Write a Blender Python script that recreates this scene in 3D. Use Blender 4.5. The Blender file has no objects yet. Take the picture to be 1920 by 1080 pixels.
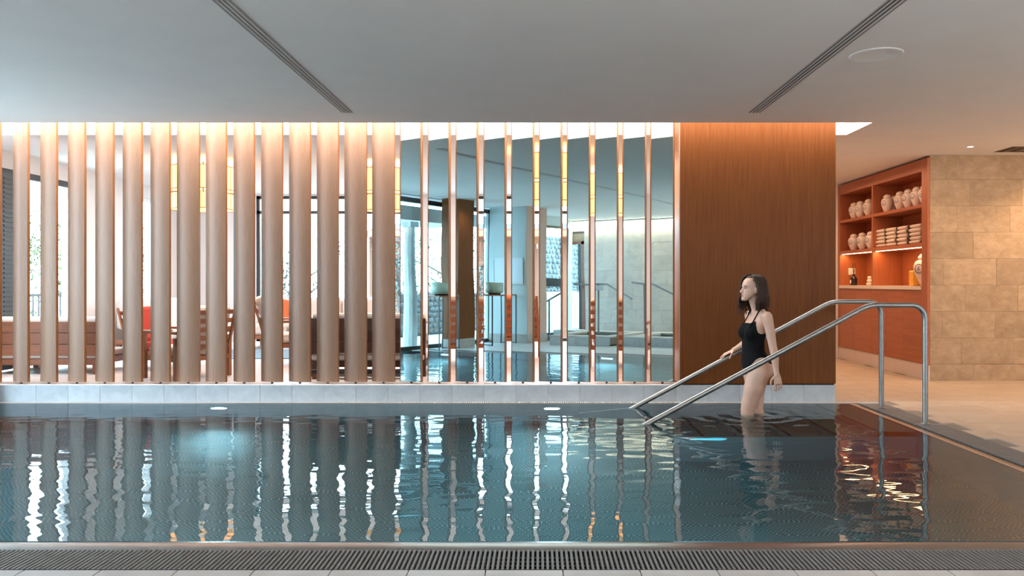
import bpy, bmesh, math, random
from mathutils import Vector, Matrix
from mathutils.bvhtree import BVHTree
random.seed(7)
R = math.radians
SC = bpy.context.scene
COL = SC.collection
PI = math.pi

# ------------------------------------------------------------------ camera, world, lights, exposure
FPX = 1470.0
cam_d = bpy.data.cameras.new('camera'); cam = bpy.data.objects.new('camera', cam_d); COL.objects.link(cam)
cam.location = (0, 0, 1.13); cam.rotation_euler = (R(90), 0, 0)
cam_d.sensor_width = 36; cam_d.lens = FPX / 1920 * 36
cam_d.shift_x = -48 / 1920; cam_d.shift_y = -10 / 1920
cam_d.clip_end = 200
SC.camera = cam
vs = SC.view_settings
vs.view_transform = 'Standard'; vs.look = 'None'; vs.gamma = 1; vs.use_curve_mapping = False
vs.exposure = 0.0
W = bpy.data.worlds.new('overcast_sky'); SC.world = W; W.use_nodes = True
W.node_tree.nodes['Background'].inputs[0].default_value = (.70, 0.86, 1.0, 1)
W.node_tree.nodes['Background'].inputs[1].default_value = 17
SC.cycles.max_bounces = 10; SC.cycles.diffuse_bounces = 5; SC.cycles.glossy_bounces = 6
SC.cycles.transparent_max_bounces = 12
SC.cycles.caustics_reflective = False; SC.cycles.caustics_refractive = False
SC.cycles.sample_clamp_indirect = 6.0
SC.cycles.use_denoising = True

def area_light(name, loc, rot, size, power, col, portal=False, spread=180):
    l = bpy.data.lights.new(name, 'AREA'); l.shape = 'RECTANGLE'; l.size, l.size_y = size
    l.energy = power; l.color = col; l.spread = R(spread)
    o = bpy.data.objects.new(name, l); COL.objects.link(o); o.location = loc; o.rotation_euler = rot
    if portal: l.cycles.is_portal = True
    return o
def spot_light(name, loc, power, col, angle=70, blend=.6, rot=(0, 0, 0), rad=.03):
    l = bpy.data.lights.new(name, 'SPOT'); l.energy = power; l.color = col; l.spot_size = R(angle); l.spot_blend = blend
    l.shadow_soft_size = rad
    o = bpy.data.objects.new(name, l); COL.objects.link(o); o.location = loc; o.rotation_euler = rot
    return o
def point_light(name, loc, power, col, rad=.1):
    l = bpy.data.lights.new(name, 'POINT'); l.energy = power; l.color = col; l.shadow_soft_size = rad
    o = bpy.data.objects.new(name, l); COL.objects.link(o); o.location = loc
    return o
WARM = (1.0, .62, .34); COOL = (.72, .88, 1.0)
CEIL = 2.598
# unseen fill light added over the deck behind the camera; stone wall cove
area_light('deck_fill_light', (2.2, 0.2, 2.56), (R(20), 0, 0), (6.0, 1.6), 230, (1, .97, .95))
area_light('stone_wall_cove', (-1.0, -1.40, 2.55), (R(-12), 0, 0), (9.5, .08), 170, (1, .78, .58))
# underwater lamps' glow
for x in (-4.4, -1.6, 1.2):
    area_light('pool_lamp_glow', (x, 3.44, -.45), (R(90), 0, 0), (.20, .20), 34, (.66, .92, 1.0))
for x in (-2.97, .134):
    area_light('pool_lamp_glow', (x, 7.29, -.25), (R(-90), 0, 0), (.12, .05), 12, (.66, .92, 1.0))
# warm downlights of the shelf corner
for (x, y, p) in ((4.67, 8.30, 40), (5.75, 8.5, 80), (6.5, 8.3, 30), (3.75, 10.1, 50), (3.75, 11.7, 35), (5.2, 6.4, 60), (5.2, 4.2, 40), (-3.2, -.8, 60), (-1.7, -.8, 60), (-4.5, -.6, 40), (-4.45, 2.8, 22)):
    spot_light('downlight_beam', (x, y, 2.56), p, WARM, 125, 1.0)
area_light('corridor_glow', (3.7, 10.0, 2.5), (0, 0, 0), (1.2, 3.0), 22, (1, .58, .36))
area_light('wall_washer', (5.8, 7.6, 2.54), (R(32), 0, 0), (2.4, .3), 30, (1, .66, .40), spread=150)
# lounge ceiling wash
area_light('lounge_wash', (-2.0, 10.6, 2.55), (0, 0, 0), (6.5, 3.6), 110, (1, .80, .70))

# ------------------------------------------------------------------ helpers
class MB:
    def __init__(s): s.v = []; s.f = []; s.m = []
    def add(s, vs_, fs, mi=0):
        n = len(s.v); s.v += [tuple(v) for v in vs_]; s.f += [tuple(i + n for i in f) for f in fs]; s.m += [mi] * len(fs); return s
    def box(s, a, b, mi=0, M=None):
        x0, y0, z0 = a; x1, y1, z1 = b
        vs_ = [Vector(p) for p in ((x0,y0,z0),(x1,y0,z0),(x1,y1,z0),(x0,y1,z0),(x0,y0,z1),(x1,y0,z1),(x1,y1,z1),(x0,y1,z1))]
        if M is not None: vs_ = [M @ v for v in vs_]
        return s.add(vs_, [(3,2,1,0),(4,5,6,7),(0,1,5,4),(1,2,6,5),(2,3,7,6),(3,0,4,7)], mi)
    def rbox(s, a, b, r=.01, M=None, mi=0):
        """box with chamfered edges"""
        bm = bmesh.new(); bmesh.ops.create_cube(bm, size=1)
        c = [(a[i] + b[i]) / 2 for i in range(3)]; d = [abs(b[i] - a[i]) for i in range(3)]
        for v in bm.verts: v.co = Vector((c[0] + v.co.x * d[0], c[1] + v.co.y * d[1], c[2] + v.co.z * d[2]))
        r = min(r, min(d) * .45)
        bmesh.ops.bevel(bm, geom=bm.edges[:], offset=r, segments=2, profile=.5, affect='EDGES')
        bm.verts.index_update()
        s.add([(M @ v.co) if M is not None else v.co.copy() for v in bm.verts], [[v.index for v in f.verts] for f in bm.faces], mi)
        bm.free(); return s
    def tube(s, pts, rad, n=12, caps=True, mi=0, M=None):
        pts = [Vector(p) for p in pts]; N = len(pts)
        rads = rad if isinstance(rad, (list, tuple)) else [rad] * N
        rings = []; up = None
        for i, p in enumerate(pts):
            t = (pts[min(i + 1, N - 1)] - pts[max(i - 1, 0)]).normalized()
            if up is None:
                up = Vector((0, 0, 1)) if abs(t.z) < .9 else Vector((1, 0, 0))
            a = (up - t * up.dot(t)).normalized(); b = t.cross(a); up = a
            rings.append([p + (a * math.cos(2 * PI * k / n) + b * math.sin(2 * PI * k / n)) * rads[i] for k in range(n)])
        vs_ = [v for r_ in rings for v in r_]
        if M is not None: vs_ = [M @ v for v in vs_]
        fs = [(i * n + k, i * n + (k + 1) % n, (i + 1) * n + (k + 1) % n, (i + 1) * n + k) for i in range(N - 1) for k in range(n)]
        if caps: fs += [tuple(range(n))[::-1], tuple((N - 1) * n + k for k in range(n))]
        return s.add(vs_, fs, mi)
    def lathe(s, prof, n=24, c=(0, 0, 0), mi=0, M=None, cap=True):
        """prof: list of (radius, z)"""
        vs_ = []; fs = []
        for (r, z) in prof:
            for k in range(n):
                vs_.append(Vector((c[0] + r * math.cos(2*PI*k/n), c[1] + r * math.sin(2*PI*k/n), c[2] + z)))
        for i in range(len(prof) - 1):
            for k in range(n):
                fs.append((i*n+k, i*n+(k+1) % n, (i+1)*n+(k+1) % n, (i+1)*n+k))
        if cap: fs += [tuple(range(n))[::-1], tuple((len(prof)-1)*n+k for k in range(n))]
        if M is not None: vs_ = [M @ v for v in vs_]
        return s.add(vs_, fs, mi)
    def ell(s, c, r, n=16, m=10, mi=0, M=None):
        vs_ = [Vector((0, 0, -1))]; fs = []
        for i in range(1, m):
            a = -PI/2 + PI*i/m
            for k in range(n): vs_.append(Vector((math.cos(a)*math.cos(2*PI*k/n), math.cos(a)*math.sin(2*PI*k/n), math.sin(a))))
        vs_.append(Vector((0, 0, 1)))
        for k in range(n): fs.append((0, 1+(k+1) % n, 1+k))
        for i in range(m-2):
            for k in range(n): fs.append((1+i*n+k, 1+i*n+(k+1) % n, 1+(i+1)*n+(k+1) % n, 1+(i+1)*n+k))
        L = len(vs_) - 1
        for k in range(n): fs.append((L, L-n+k, L-n+(k+1) % n))
        out = [Vector((c[0]+v.x*r[0], c[1]+v.y*r[1], c[2]+v.z*r[2])) for v in vs_]
        if M is not None: out = [M @ v for v in out]
        return s.add(out, fs, mi)
    def prism(s, poly, z0, z1, mi=0, M=None):
        n = len(poly)
        vs_ = [Vector((p[0], p[1], z0)) for p in poly] + [Vector((p[0], p[1], z1)) for p in poly]
        if M is not None: vs_ = [M @ v for v in vs_]
        return s.add(vs_, [tuple(range(n))[::-1], tuple(range(n, 2*n))] + [(i, (i+1) % n, n+(i+1) % n, n+i) for i in range(n)], mi)
    def mesh(s, name, mats, smooth=False):
        me = bpy.data.meshes.new(name); me.from_pydata(s.v, [], s.f)
        for m in (mats if isinstance(mats, (list, tuple)) else [mats]): me.materials.append(m)
        if any(s.m): me.polygons.foreach_set('material_index', s.m)
        if smooth: me.shade_smooth()
        me.validate(); me.update(); return me
    def build(s, name, mats, parent=None, smooth=False, loc=None, rot=None):
        return link(name, s.mesh(name, mats, smooth), parent, loc, rot)
def link(name, me, parent=None, loc=None, rot=None):
    o = bpy.data.objects.new(name, me); COL.objects.link(o)
    if parent is not None: o.parent = parent
    if loc is not None: o.location = loc
    if rot is not None: o.rotation_euler = rot
    return o
def tag(o, label=None, cat=None, group=None, kind=None):
    if label: o['label'] = label
    if cat: o['category'] = cat
    if group: o['group'] = group
    if kind: o['kind'] = kind
    return o
def thing(name, label, cat, loc=(0, 0, 0), rz=0, group=None):
    return tag(link(name, None, None, loc, (0, 0, rz)), label, cat, group)
def struct(o): o['kind'] = 'structure'; return o
def copy_tree(o, parent=None):
    c = o.copy(); COL.objects.link(c)
    if parent is not None: c.parent = parent
    for ch in list(o.children): copy_tree(ch, c)
    return c
def autosmooth(o, ang=40):
    me = o.data; me.shade_smooth()
    try: me.set_sharp_from_angle(angle=R(ang))
    except Exception: pass
    return o
ORD = ['first','second','third','fourth','fifth','sixth','seventh','eighth','ninth','tenth','eleventh','twelfth','thirteenth','fourteenth','fifteenth']

# ------------------------------------------------------------------ materials
def mat(name, base=(.8, .8, .8), rough=.5, metal=0, **kw):
    m = bpy.data.materials.new(name); m.use_nodes = True
    b = m.node_tree.nodes['Principled BSDF']
    b.inputs['Base Color'].default_value = (*base, 1); b.inputs['Roughness'].default_value = rough; b.inputs['Metallic'].default_value = metal
    for k, v in kw.items(): b.inputs[k.replace('_', ' ')].default_value = v
    return m
def nodes(m): return m.node_tree.nodes, m.node_tree.links, m.node_tree.nodes['Principled BSDF']
def noise_col(m, c1, c2, scale=(1, 1, 1), nscale=5, detail=6, rough=.6, lo=.3, hi=.7, bump=0, bdist=.01, coord='Object', var=0.0, dist=0):
    N, L, B = nodes(m)
    tc = N.new('ShaderNodeTexCoord'); mp = N.new('ShaderNodeMapping'); mp.inputs['Scale'].default_value = scale
    no = N.new('ShaderNodeTexNoise'); no.inputs['Scale'].default_value = nscale; no.inputs['Detail'].default_value = detail; no.inputs['Roughness'].default_value = rough
    no.inputs['Distortion'].default_value = dist
    cr = N.new('ShaderNodeValToRGB'); cr.color_ramp.elements[0].position = lo; cr.color_ramp.elements[1].position = hi
    cr.color_ramp.elements[0].color = (*c1, 1); cr.color_ramp.elements[1].color = (*c2, 1)
    if coord == 'World':
        ge = N.new('ShaderNodeNewGeometry'); L.new(ge.outputs['Position'], mp.inputs[0])
    else: L.new(tc.outputs[coord], mp.inputs[0])
    oi = N.new('ShaderNodeObjectInfo')
    if coord != 'World':
        ad = N.new('ShaderNodeVectorMath'); ad.operation = 'ADD'
        ml = N.new('ShaderNodeVectorMath'); ml.operation = 'SCALE'; ml.inputs['Scale'].default_value = 37.0
        cb = N.new('ShaderNodeCombineXYZ'); L.new(oi.outputs['Random'], cb.inputs[0]); L.new(oi.outputs['Random'], cb.inputs[1])
        L.new(cb.outputs[0], ml.inputs[0]); L.new(mp.outputs[0], ad.inputs[0]); L.new(ml.outputs[0], ad.inputs[1]); L.new(ad.outputs[0], no.inputs['Vector'])
    else: L.new(mp.outputs[0], no.inputs['Vector'])
    L.new(no.outputs['Fac'], cr.inputs[0])
    out = cr.outputs[0]
    if var:
        hs = N.new('ShaderNodeHueSaturation'); mr = N.new('ShaderNodeMapRange')
        mr.inputs['To Min'].default_value = 1 - var; mr.inputs['To Max'].default_value = 1 + var
        L.new(oi.outputs['Random'], mr.inputs[0]); L.new(mr.outputs[0], hs.inputs['Value']); L.new(out, hs.inputs['Color']); out = hs.outputs[0]
    L.new(out, B.inputs['Base Color'])
    if bump:
        bp = N.new('ShaderNodeBump'); bp.inputs['Strength'].default_value = bump; bp.inputs['Distance'].default_value = bdist
        L.new(no.outputs['Fac'], bp.inputs['Height']); L.new(bp.outputs[0], B.inputs['Normal'])
    return m
def wood(name, c1, c2, rough=.42, axis='z', k=1.0, var=.06, nscale=9):
    s = {'z': (9*k, 9*k, .25), 'x': (.25, 9*k, 9*k), 'y': (9*k, .25, 9*k)}[axis]
    return noise_col(mat(name, rough=rough), c1, c2, s, nscale, 8, .7, .25, .75, .15, .002, var=var)
def emit(name, col, st):
    m = bpy.data.materials.new(name); m.use_nodes = True; N = m.node_tree.nodes; N.clear()
    e = N.new('ShaderNodeEmission'); o = N.new('ShaderNodeOutputMaterial'); e.inputs[0].default_value = (*col, 1); e.inputs[1].default_value = st
    m.node_tree.links.new(e.outputs[0], o.inputs[0]); return m
def glass(name, tint=(.92, .97, .98)):
    m = bpy.data.materials.new(name); m.use_nodes = True; N = m.node_tree.nodes; L = m.node_tree.links; N.clear()
    t = N.new('ShaderNodeBsdfTransparent'); t.inputs[0].default_value = (*tint, 1)
    g = N.new('ShaderNodeBsdfGlossy'); g.inputs['Roughness'].default_value = 0.0
    lw = N.new('ShaderNodeLayerWeight'); pw = N.new('ShaderNodeMath'); pw.operation = 'POWER'; pw.inputs[1].default_value = 5; L.new(lw.outputs['Facing'], pw.inputs[0])
    f = N.new('ShaderNodeMath'); f.operation = 'MULTIPLY_ADD'; f.inputs[1].default_value = .92; f.inputs[2].default_value = .05; L.new(pw.outputs[0], f.inputs[0])
    mx = N.new('ShaderNodeMixShader'); o = N.new('ShaderNodeOutputMaterial')
    L.new(f.outputs[0], mx.inputs[0]); L.new(t.outputs[0], mx.inputs[1]); L.new(g.outputs[0], mx.inputs[2]); L.new(mx.outputs[0], o.inputs[0])
    return m

M_slat = wood('slat_wood', (.195, .096, .054), (.345, .190, .118), .48, 'z', 1.2, .05, 24)
M_slat_edge = wood('slat_edge_wood', (.20, .07, .022), (.34, .13, .045), .35, 'z', 1.0)
M_panel = wood('veneer_wood', (.110, .025, .0015), (.215, .062, .006), .5, 'z', .9, .04, 10)
M_cab = wood('cabinet_wood', (.30, .082, .030), (.48, .155, .066), .38, 'y', .5, .05, 5)
M_cabz = wood('cabinet_wood_upright', (.31, .086, .032), (.48, .155, .066), .38, 'z', .6, .05, 8)
M_bench = wood('bench_wood', (.12, .035, .014), (.24, .08, .032), .4, 'x', .8)
M_chairw = wood('teak', (.22, .075, .03), (.36, .14, .06), .4, 'x', .8)
M_ceil = noise_col(mat('ceiling_paint', rough=.9), (.80, .795, .79), (.83, .825, .82), (1, 1, 1), 3)
M_wall = noise_col(mat('wall_paint', rough=.9), (.74, .71, .70), (.78, .75, .74), (1, 1, 1), 3)
M_teal = noise_col(mat('pale_wall_paint', rough=.9), (.60, .68, .69), (.64, .72, .73), (1, 1, 1), 3)
M_stone = noise_col(mat('limestone', rough=.75), (.27, .19, .12), (.54, .42, .30), (1, 1, 1.4), 6.5, 12, .78, .25, .75, .4, .006, var=.10, dist=.30)
M_floor = noise_col(mat('floor_stone', rough=.42), (.40, .325, .255), (.54, .45, .365), (1, 1, 1), 4, 10, .7, .28, .74, .1, .003, var=.06, dist=.5)
M_floorg = noise_col(mat('grey_floor_stone', rough=.45), (.40, .395, .39), (.52, .515, .51), (1, 1, 1), 4, 10, .7, .28, .74, .1, .003, var=.05, dist=.5)
M_plinth = noise_col(mat('plinth_stone', rough=.5), (.42, .45, .48), (.60, .635, .67), (1, 1, 1), 6, 10, .72, .28, .74, .15, .003, var=.06, dist=.7)
M_joint = mat('joint_mortar', (.24, .20, .165), .9)
M_steel = noise_col(mat('brushed_steel', (.5, .5, .5), .28, 1.0), (.26, .26, .26), (.34, .34, .34), (1, 1, 40), 6)
M_steel.node_tree.nodes['Principled BSDF'].inputs['Roughness'].default_value = .38
M_lip = mat('pool_lip_steel', (.42, .39, .37), .30, 1.0)
M_grate = mat('grate_plastic', (.15, .148, .146), .5)
M_dark = mat('black_metal', (.018, .018, .02), .4)
M_void = mat('channel_dark', (.01, .01, .01), .8)
M_white = mat('white_lacquer', (.78, .78, .78), .5)
M_fabw = noise_col(mat('cream_fabric', rough=.95), (.66, .58, .52), (.76, .69, .63), (1, 1, 1), 90, 2, .5, .3, .7, .3, .002)
M_fabg = noise_col(mat('taupe_fabric', rough=.95), (.36, .30, .26), (.44, .38, .33), (1, 1, 1), 90, 2, .5, .3, .7, .3, .002)
M_red = mat('red_fabric', (.45, .045, .025), .9); M_orange = mat('orange_fabric', (.62, .16, .06), .9)
M_rug = noise_col(mat('blue_rug', rough=1), (.10, .17, .24), (.22, .33, .40), (1, 1, 1), 12)
M_cer = mat('jar_porcelain', (.80, .68, .60), .28)
M_emb = mat('jar_emblem_blue', (.10, .17, .30), .4)
M_towel = noise_col(mat('towel_cotton', rough=1), (.66, .54, .47), (.76, .64, .56), (1, 1, 1), 160, 2, .5, .3, .7, .5, .003)
M_towele = mat('towel_dark_end', (.13, .09, .06), 1)
M_glass = glass('window_glass')
M_slot = emit('skylight_glow', (1, .97, .92), 26)
M_spot = emit('downlight_glow', (1, .93, .82), 14)
M_under = emit('pool_lamp_glow', (.85, 1, 1), 6)
M_strip = emit('shelf_strip_glow', (1, .72, .38), 9)
M_lamp = bpy.data.materials.new('lantern_shade'); M_lamp.use_nodes = True
_b = M_lamp.node_tree.nodes['Principled BSDF']; _b.inputs['Base Color'].default_value = (.8, .5, .2, 1)
_b.inputs['Emission Color'].default_value = (1, .62, .20, 1); _b.inputs['Emission Strength'].default_value = 2.1
M_skin = noise_col(mat('skin', rough=.48, Subsurface_Weight=.12, Subsurface_Scale=.01), (.60, .37, .27), (.66, .42, .32), (1, 1, 1), 12)
M_skin.node_tree.nodes['Principled BSDF'].inputs['Subsurface Radius'].default_value = (1, .35, .2)
M_suit = mat('black_swim_fabric', (.0022, .0025, .0035), .9, Specular_IOR_Level=.2)
M_hair = noise_col(mat('brown_hair', rough=.45), (.010, .0048, .003), (.062, .029, .016), (1, 1, .3), 34)
M_hair.node_tree.nodes['Principled BSDF'].inputs['Specular IOR Level'].default_value = .3
M_lipm = mat('lip', (.48, .17, .15), .4); M_eyew = mat('eye_white', (.7, .68, .66), .25); M_iris = mat('iris', (.05, .06, .07), .2)
M_brow = mat('eyebrow', (.06, .035, .02), .8)

# mirror with the faint ripple of large sheet mirrors
M_mir = bpy.data.materials.new('tinted_mirror'); M_mir.use_nodes = True
M_panel.node_tree.nodes['Principled BSDF'].inputs['Specular IOR Level'].default_value = .25
N, L, B = nodes(M_mir); B.inputs['Metallic'].default_value = 1; B.inputs['Roughness'].default_value = 0.0
B.inputs['Base Color'].default_value = (.64, .89, .95, 1)
tc = N.new('ShaderNodeTexCoord'); no = N.new('ShaderNodeTexNoise'); no.inputs['Scale'].default_value = 2.2; no.inputs['Detail'].default_value = 0
bp = N.new('ShaderNodeBump'); bp.inputs['Strength'].default_value = .25; bp.inputs['Distance'].default_value = .004
L.new(tc.outputs['Object'], no.inputs['Vector']); L.new(no.outputs['Fac'], bp.inputs['Height']); L.new(bp.outputs[0], B.inputs['Normal'])

# pool water: clear tinted body under a rippled Fresnel surface
M_water = bpy.data.materials.new('pool_water'); M_water.use_nodes = True
N = M_water.node_tree.nodes; L = M_water.node_tree.links; N.clear()
ge = N.new('ShaderNodeNewGeometry')
def wnoise(scale, vec, detail=2, dist=0):
    mp = N.new('ShaderNodeMapping'); mp.inputs['Scale'].default_value = vec; L.new(ge.outputs['Position'], mp.inputs[0])
    n_ = N.new('ShaderNodeTexNoise'); n_.inputs['Scale'].default_value = scale; n_.inputs['Detail'].default_value = detail; n_.inputs['Distortion'].default_value = dist
    L.new(mp.outputs[0], n_.inputs['Vector']); return n_.outputs['Fac']
def wmath(op, a, b=None):
    m_ = N.new('ShaderNodeMath'); m_.operation = op
    for i, q in enumerate((a, b)):
        if q is None: continue
        if isinstance(q, (int, float)): m_.inputs[i].default_value = q
        else: L.new(q, m_.inputs[i])
    return m_.outputs[0]
n1 = wnoise(2.6, (.8, 1.4, 1), 1, .3); n2 = wnoise(6.5, (.8, 1.6, 1), 0, .2)
dv = N.new('ShaderNodeVectorMath'); dv.operation = 'DISTANCE'; L.new(ge.outputs['Position'], dv.inputs[0]); dv.inputs[1].default_value = (1.86, 6.7, 0)
dd = dv.outputs['Value']
ring = wmath('MULTIPLY', wmath('SINE', wmath('MULTIPLY', dd, 34)), wmath('DIVIDE', .10, wmath('ADD', .35, wmath('MULTIPLY', dd, dd))))
hgt = wmath('ADD', wmath('ADD', wmath('MULTIPLY', n1, 1.0), wmath('MULTIPLY', n2, .28)), ring)
bp = N.new('ShaderNodeBump'); bp.inputs['Strength'].default_value = 1.0; bp.inputs['Distance'].default_value = .0060
L.new(hgt, bp.inputs['Height'])
fr = N.new('ShaderNodeFresnel'); fr.inputs[0].default_value = 1.333; L.new(bp.outputs[0], fr.inputs['Normal'])
gl = N.new('ShaderNodeBsdfGlossy'); gl.inputs['Roughness'].default_value = 0.0; L.new(bp.outputs[0], gl.inputs['Normal'])
tr = N.new('ShaderNodeBsdfRefraction'); tr.inputs['IOR'].default_value = 1.333; tr.inputs['Roughness'].default_value = 0; tr.inputs[0].default_value = (.62, .86, .91, 1); L.new(bp.outputs[0], tr.inputs['Normal'])
mx = N.new('ShaderNodeMixShader'); o_ = N.new('ShaderNodeOutputMaterial')
L.new(fr.outputs[0], mx.inputs[0]); L.new(tr.outputs[0], mx.inputs[1]); L.new(gl.outputs[0], mx.inputs[2]); L.new(mx.outputs[0], o_.inputs[0])

# anti-slip dotted steel of the basin
M_basin = mat('dotted_steel', (.30, .36, .38), .38, .75)
N, L, B = nodes(M_basin)
ge = N.new('ShaderNodeNewGeometry'); sx = N.new('ShaderNodeSeparateXYZ'); L.new(ge.outputs['Position'], sx.inputs[0])
def nm(op, a, b=None):
    m_ = N.new('ShaderNodeMath'); m_.operation = op
    for i, q in enumerate((a, b)):
        if q is None: continue
        if isinstance(q, (int, float)): m_.inputs[i].default_value = q
        else: L.new(q, m_.inputs[i])
    return m_.outputs[0]
K = 2 * PI / .030
dots = nm('MULTIPLY', nm('SINE', nm('MULTIPLY', sx.outputs[0], K)), nm('SINE', nm('MULTIPLY', sx.outputs[1], K)))
mr = N.new('ShaderNodeMapRange'); mr.interpolation_type = 'SMOOTHSTEP'; mr.inputs[1].default_value = .25; mr.inputs[2].default_value = .7; L.new(dots, mr.inputs[0])
mxc = N.new('ShaderNodeMix'); mxc.data_type = 'RGBA'; L.new(mr.outputs[0], mxc.inputs[0])
mxc.inputs[6].default_value = (.15, .20, .215, 1); mxc.inputs[7].default_value = (.42, .48, .49, 1); L.new(mxc.outputs[2], B.inputs['Base Color'])
M_bwall = mat('basin_wall_steel', (.22, .30, .33), .35, .8)

# ------------------------------------------------------------------ setting: floors
XL = -5.12         # glass wall beside the pool
FL = .157          # lounge floor level, flush with the plinth top
WY = -1.5          # stone wall behind the camera
def tiles(parent, name, m, xs, ys, zt, th=.012, gap=.0040, skip=None, mats=None):
    """xs: list of per-row x joints; ys: y joints. Tiles share mesh data when alike"""
    cache = {}
    for j in range(len(ys) - 1):
        row = xs(j) if callable(xs) else xs
        for i in range(len(row) - 1):
            x0, x1, y0, y1 = row[i], row[i+1], ys[j], ys[j+1]
            if skip and skip(x0, x1, y0, y1): continue
            k = (round(x1 - x0, 3), round(y1 - y0, 3))
            if k not in cache:
                w, d = (x1 - x0)/2 - gap/2, (y1 - y0)/2 - gap/2
                cache[k] = MB().add([(-w,-d,-th),(w,-d,-th),(w,d,-th),(-w,d,-th),(-w,-d,-.0008),(w,-d,-.0008),(w,d,-.0008),(-w,d,-.0008),(-w+.0012,-d+.0012,0),(w-.0012,-d+.0012,0),(w-.0012,d-.0012,0),(-w+.0012,d-.0012,0)],
                    [(0,1,5,4),(1,2,6,5),(2,3,7,6),(3,0,4,7),(4,5,9,8),(5,6,10,9),(6,7,11,10),(7,4,8,11),(8,9,10,11)]).mesh(name, m)
            link(name, cache[k], parent, ((x0+x1)/2, (y0+y1)/2, zt + random.uniform(-.0004, .0004)))
def frange(a, b, s):
    o = []; x = a
    while x < b - 1e-6: o.append(x); x += s
    o.append(b); return o

# front deck: joints hit x = -.2035 at spacing .3026
fl = struct(MB().box((XL, WY, -.35), (7.0, 3.085, -.012)).box((3.245, 3.085, -.35), (7.0, 7.46, -.012)).box((2.84, 7.46, -.35), (7.0, 13.0, -.012)).build('floor', M_joint))
x0 = -.2035 - .3026 * 16
tiles(fl, 'floor_tile', M_floorg, [XL] + [x0 + .3026*i for i in range(0, 28)] , [3.085 - .62*i for i in range(7, -1, -1)], 0)
def rowx(j):
    off = (.0, .305, .15)[j % 3]
    return [3.245] + [v for v in frange(3.245 + .22 + off, 7.0, .61)]
fr_ = struct(MB().box((3.245, WY, -.34), (7.0, 3.085, -.013)).build('floor_right', M_joint))
tiles(fr_, 'floor_tile', M_floor, lambda j: ([3.245] if j % 2 else []) + frange(3.35 + .1*(j % 2), 7.0, .61), frange(-1.25, 7.46, .3025), 0)
fb_ = struct(MB().box((2.84, 7.46, -.34), (7.0, 13.0, -.0125)).build('floor_corridor', M_joint))
tiles(fb_, 'floor_tile', M_floor, lambda j: [2.84] + frange(3.06 + .2*(j % 3), 5.0 if j > 5 else 7.0, .61), frange(7.46, 12.9, .3025), 0,
      skip=lambda a, b, c, d: c > 9.03 and a > 4.47)
lf = struct(MB().box((-5.9, 7.455, -.3), (2.83, 13.2, FL - .012)).build('floor_lounge', M_joint))
M_floorl = noise_col(mat('lounge_floor_stone', rough=.4), (.56, .50, .475), (.68, .62, .59), (1, 1, 1), 4, 10, .7, .28, .74, .1, .003, var=.05)
tiles(lf, 'floor_tile', M_floorl, lambda j: frange(-5.9 + .3*(j % 2), 2.83, .6), frange(7.76, 13.1, .6), FL)

# plinth of the slat screen
pl = struct(MB().box((XL - .9, 7.462, -.2), (2.828, 7.75, FL - .012)).build('plinth', M_joint))
sh = .304; xj = [2.833 - sh * i for i in range(0, 29)]
pm = MB().rbox((-sh/2 + .001, 0, -.02), (sh/2 - .001, .014, FL), .002).mesh('stone_tile', M_plinth)
for i in range(len(xj) - 1): link('stone_tile', pm, pl, (xj[i] - sh/2, 7.450, 0))
cp = MB().rbox((-sh/2 + .0008, 0, -.012), (sh/2 - .0008, .296, 0), .0015).mesh('coping_tile', M_floorl)
for i in range(len(xj) - 1): link('coping_tile', cp, pl, (xj[i] - sh/2, 7.464, FL))
MB().rbox((2.816, 7.466, -.02), (2.833, 7.75, FL - .0005), .002).build('end_tile', M_plinth, pl)

# ------------------------------------------------------------------ pool
PX0, PX1, PY0, PY1, PZ = XL, 2.905, 3.42, 7.325, -.97
b = MB()
b.box((PX0 - .1, PY0 - .1, PZ - .1), (PX1 + .1, PY1 + .1, PZ))
b.build('pool_floor', M_basin)['kind'] = 'structure'
struct(MB().box((PX0-.1, PY0-.08, PZ), (PX1+.08, PY0, -.03)).build('wall_pool_near', M_bwall)); struct(MB().box((PX0-.1, PY1, PZ), (PX1+.08, PY1+.018, -.03)).build('wall_pool_far', M_bwall))
struct(MB().box((PX1, PY0, PZ), (PX1+.08, PY1, -.03)).build('wall_pool_right', M_bwall)); struct(MB().box((PX0-.1, PY0, PZ), (PX0, PY1, .0)).build('wall_pool_left', M_bwall))
# rounded overflow lip
lipp = [(0.0, -.03), (0.0, -.006), (.004, -.001), (.012, .0012), (.030, .0008), (.075, -.006), (.088, -.012), (.088, -.05), (0, -.05)]
def lip(p0, p1, inward, name):
    b = MB(); d = (Vector(p1) - Vector(p0)); d.z = 0
    out = Vector(inward) * -1
    vs_ = [Vector(p0) + out * a + Vector((0, 0, z)) for a, z in lipp] + [Vector(p1) + out * a + Vector((0, 0, z)) for a, z in lipp]
    n = len(lipp); b.add(vs_, [(i, (i+1) % n, n+(i+1) % n, n+i) for i in range(n)] + [tuple(range(n))[::-1], tuple(range(n, 2*n))])
    return struct(autosmooth(b.build(name, M_lip), 50))
lip((PX0, PY0, 0), (3.25, PY0, 0), (0, 1, 0), 'trim_2')
M_lip2 = M_lip
lip((PX1, PY0, 0), (PX1, PY1, 0), (-1, 0, 0), 'trim_3')
b = MB(); b.box((PX0, PY1 - .005, -.04), (3.0, PY1 + .018, .004)); struct(b.build('trim_4', M_lip))
wt = MB().add([(PX0, PY0 + .002, 0.0015), (PX1 - .002, PY0 + .002, 0.0015), (PX1 - .002, PY1 - .004, 0.0015), (PX0, PY1 - .004, 0.0015)], [(0, 1, 2, 3)]).build('pool_water', M_water)
tag(wt, 'rippled teal pool water reflecting the slat screen', 'water', kind='stuff')

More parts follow.
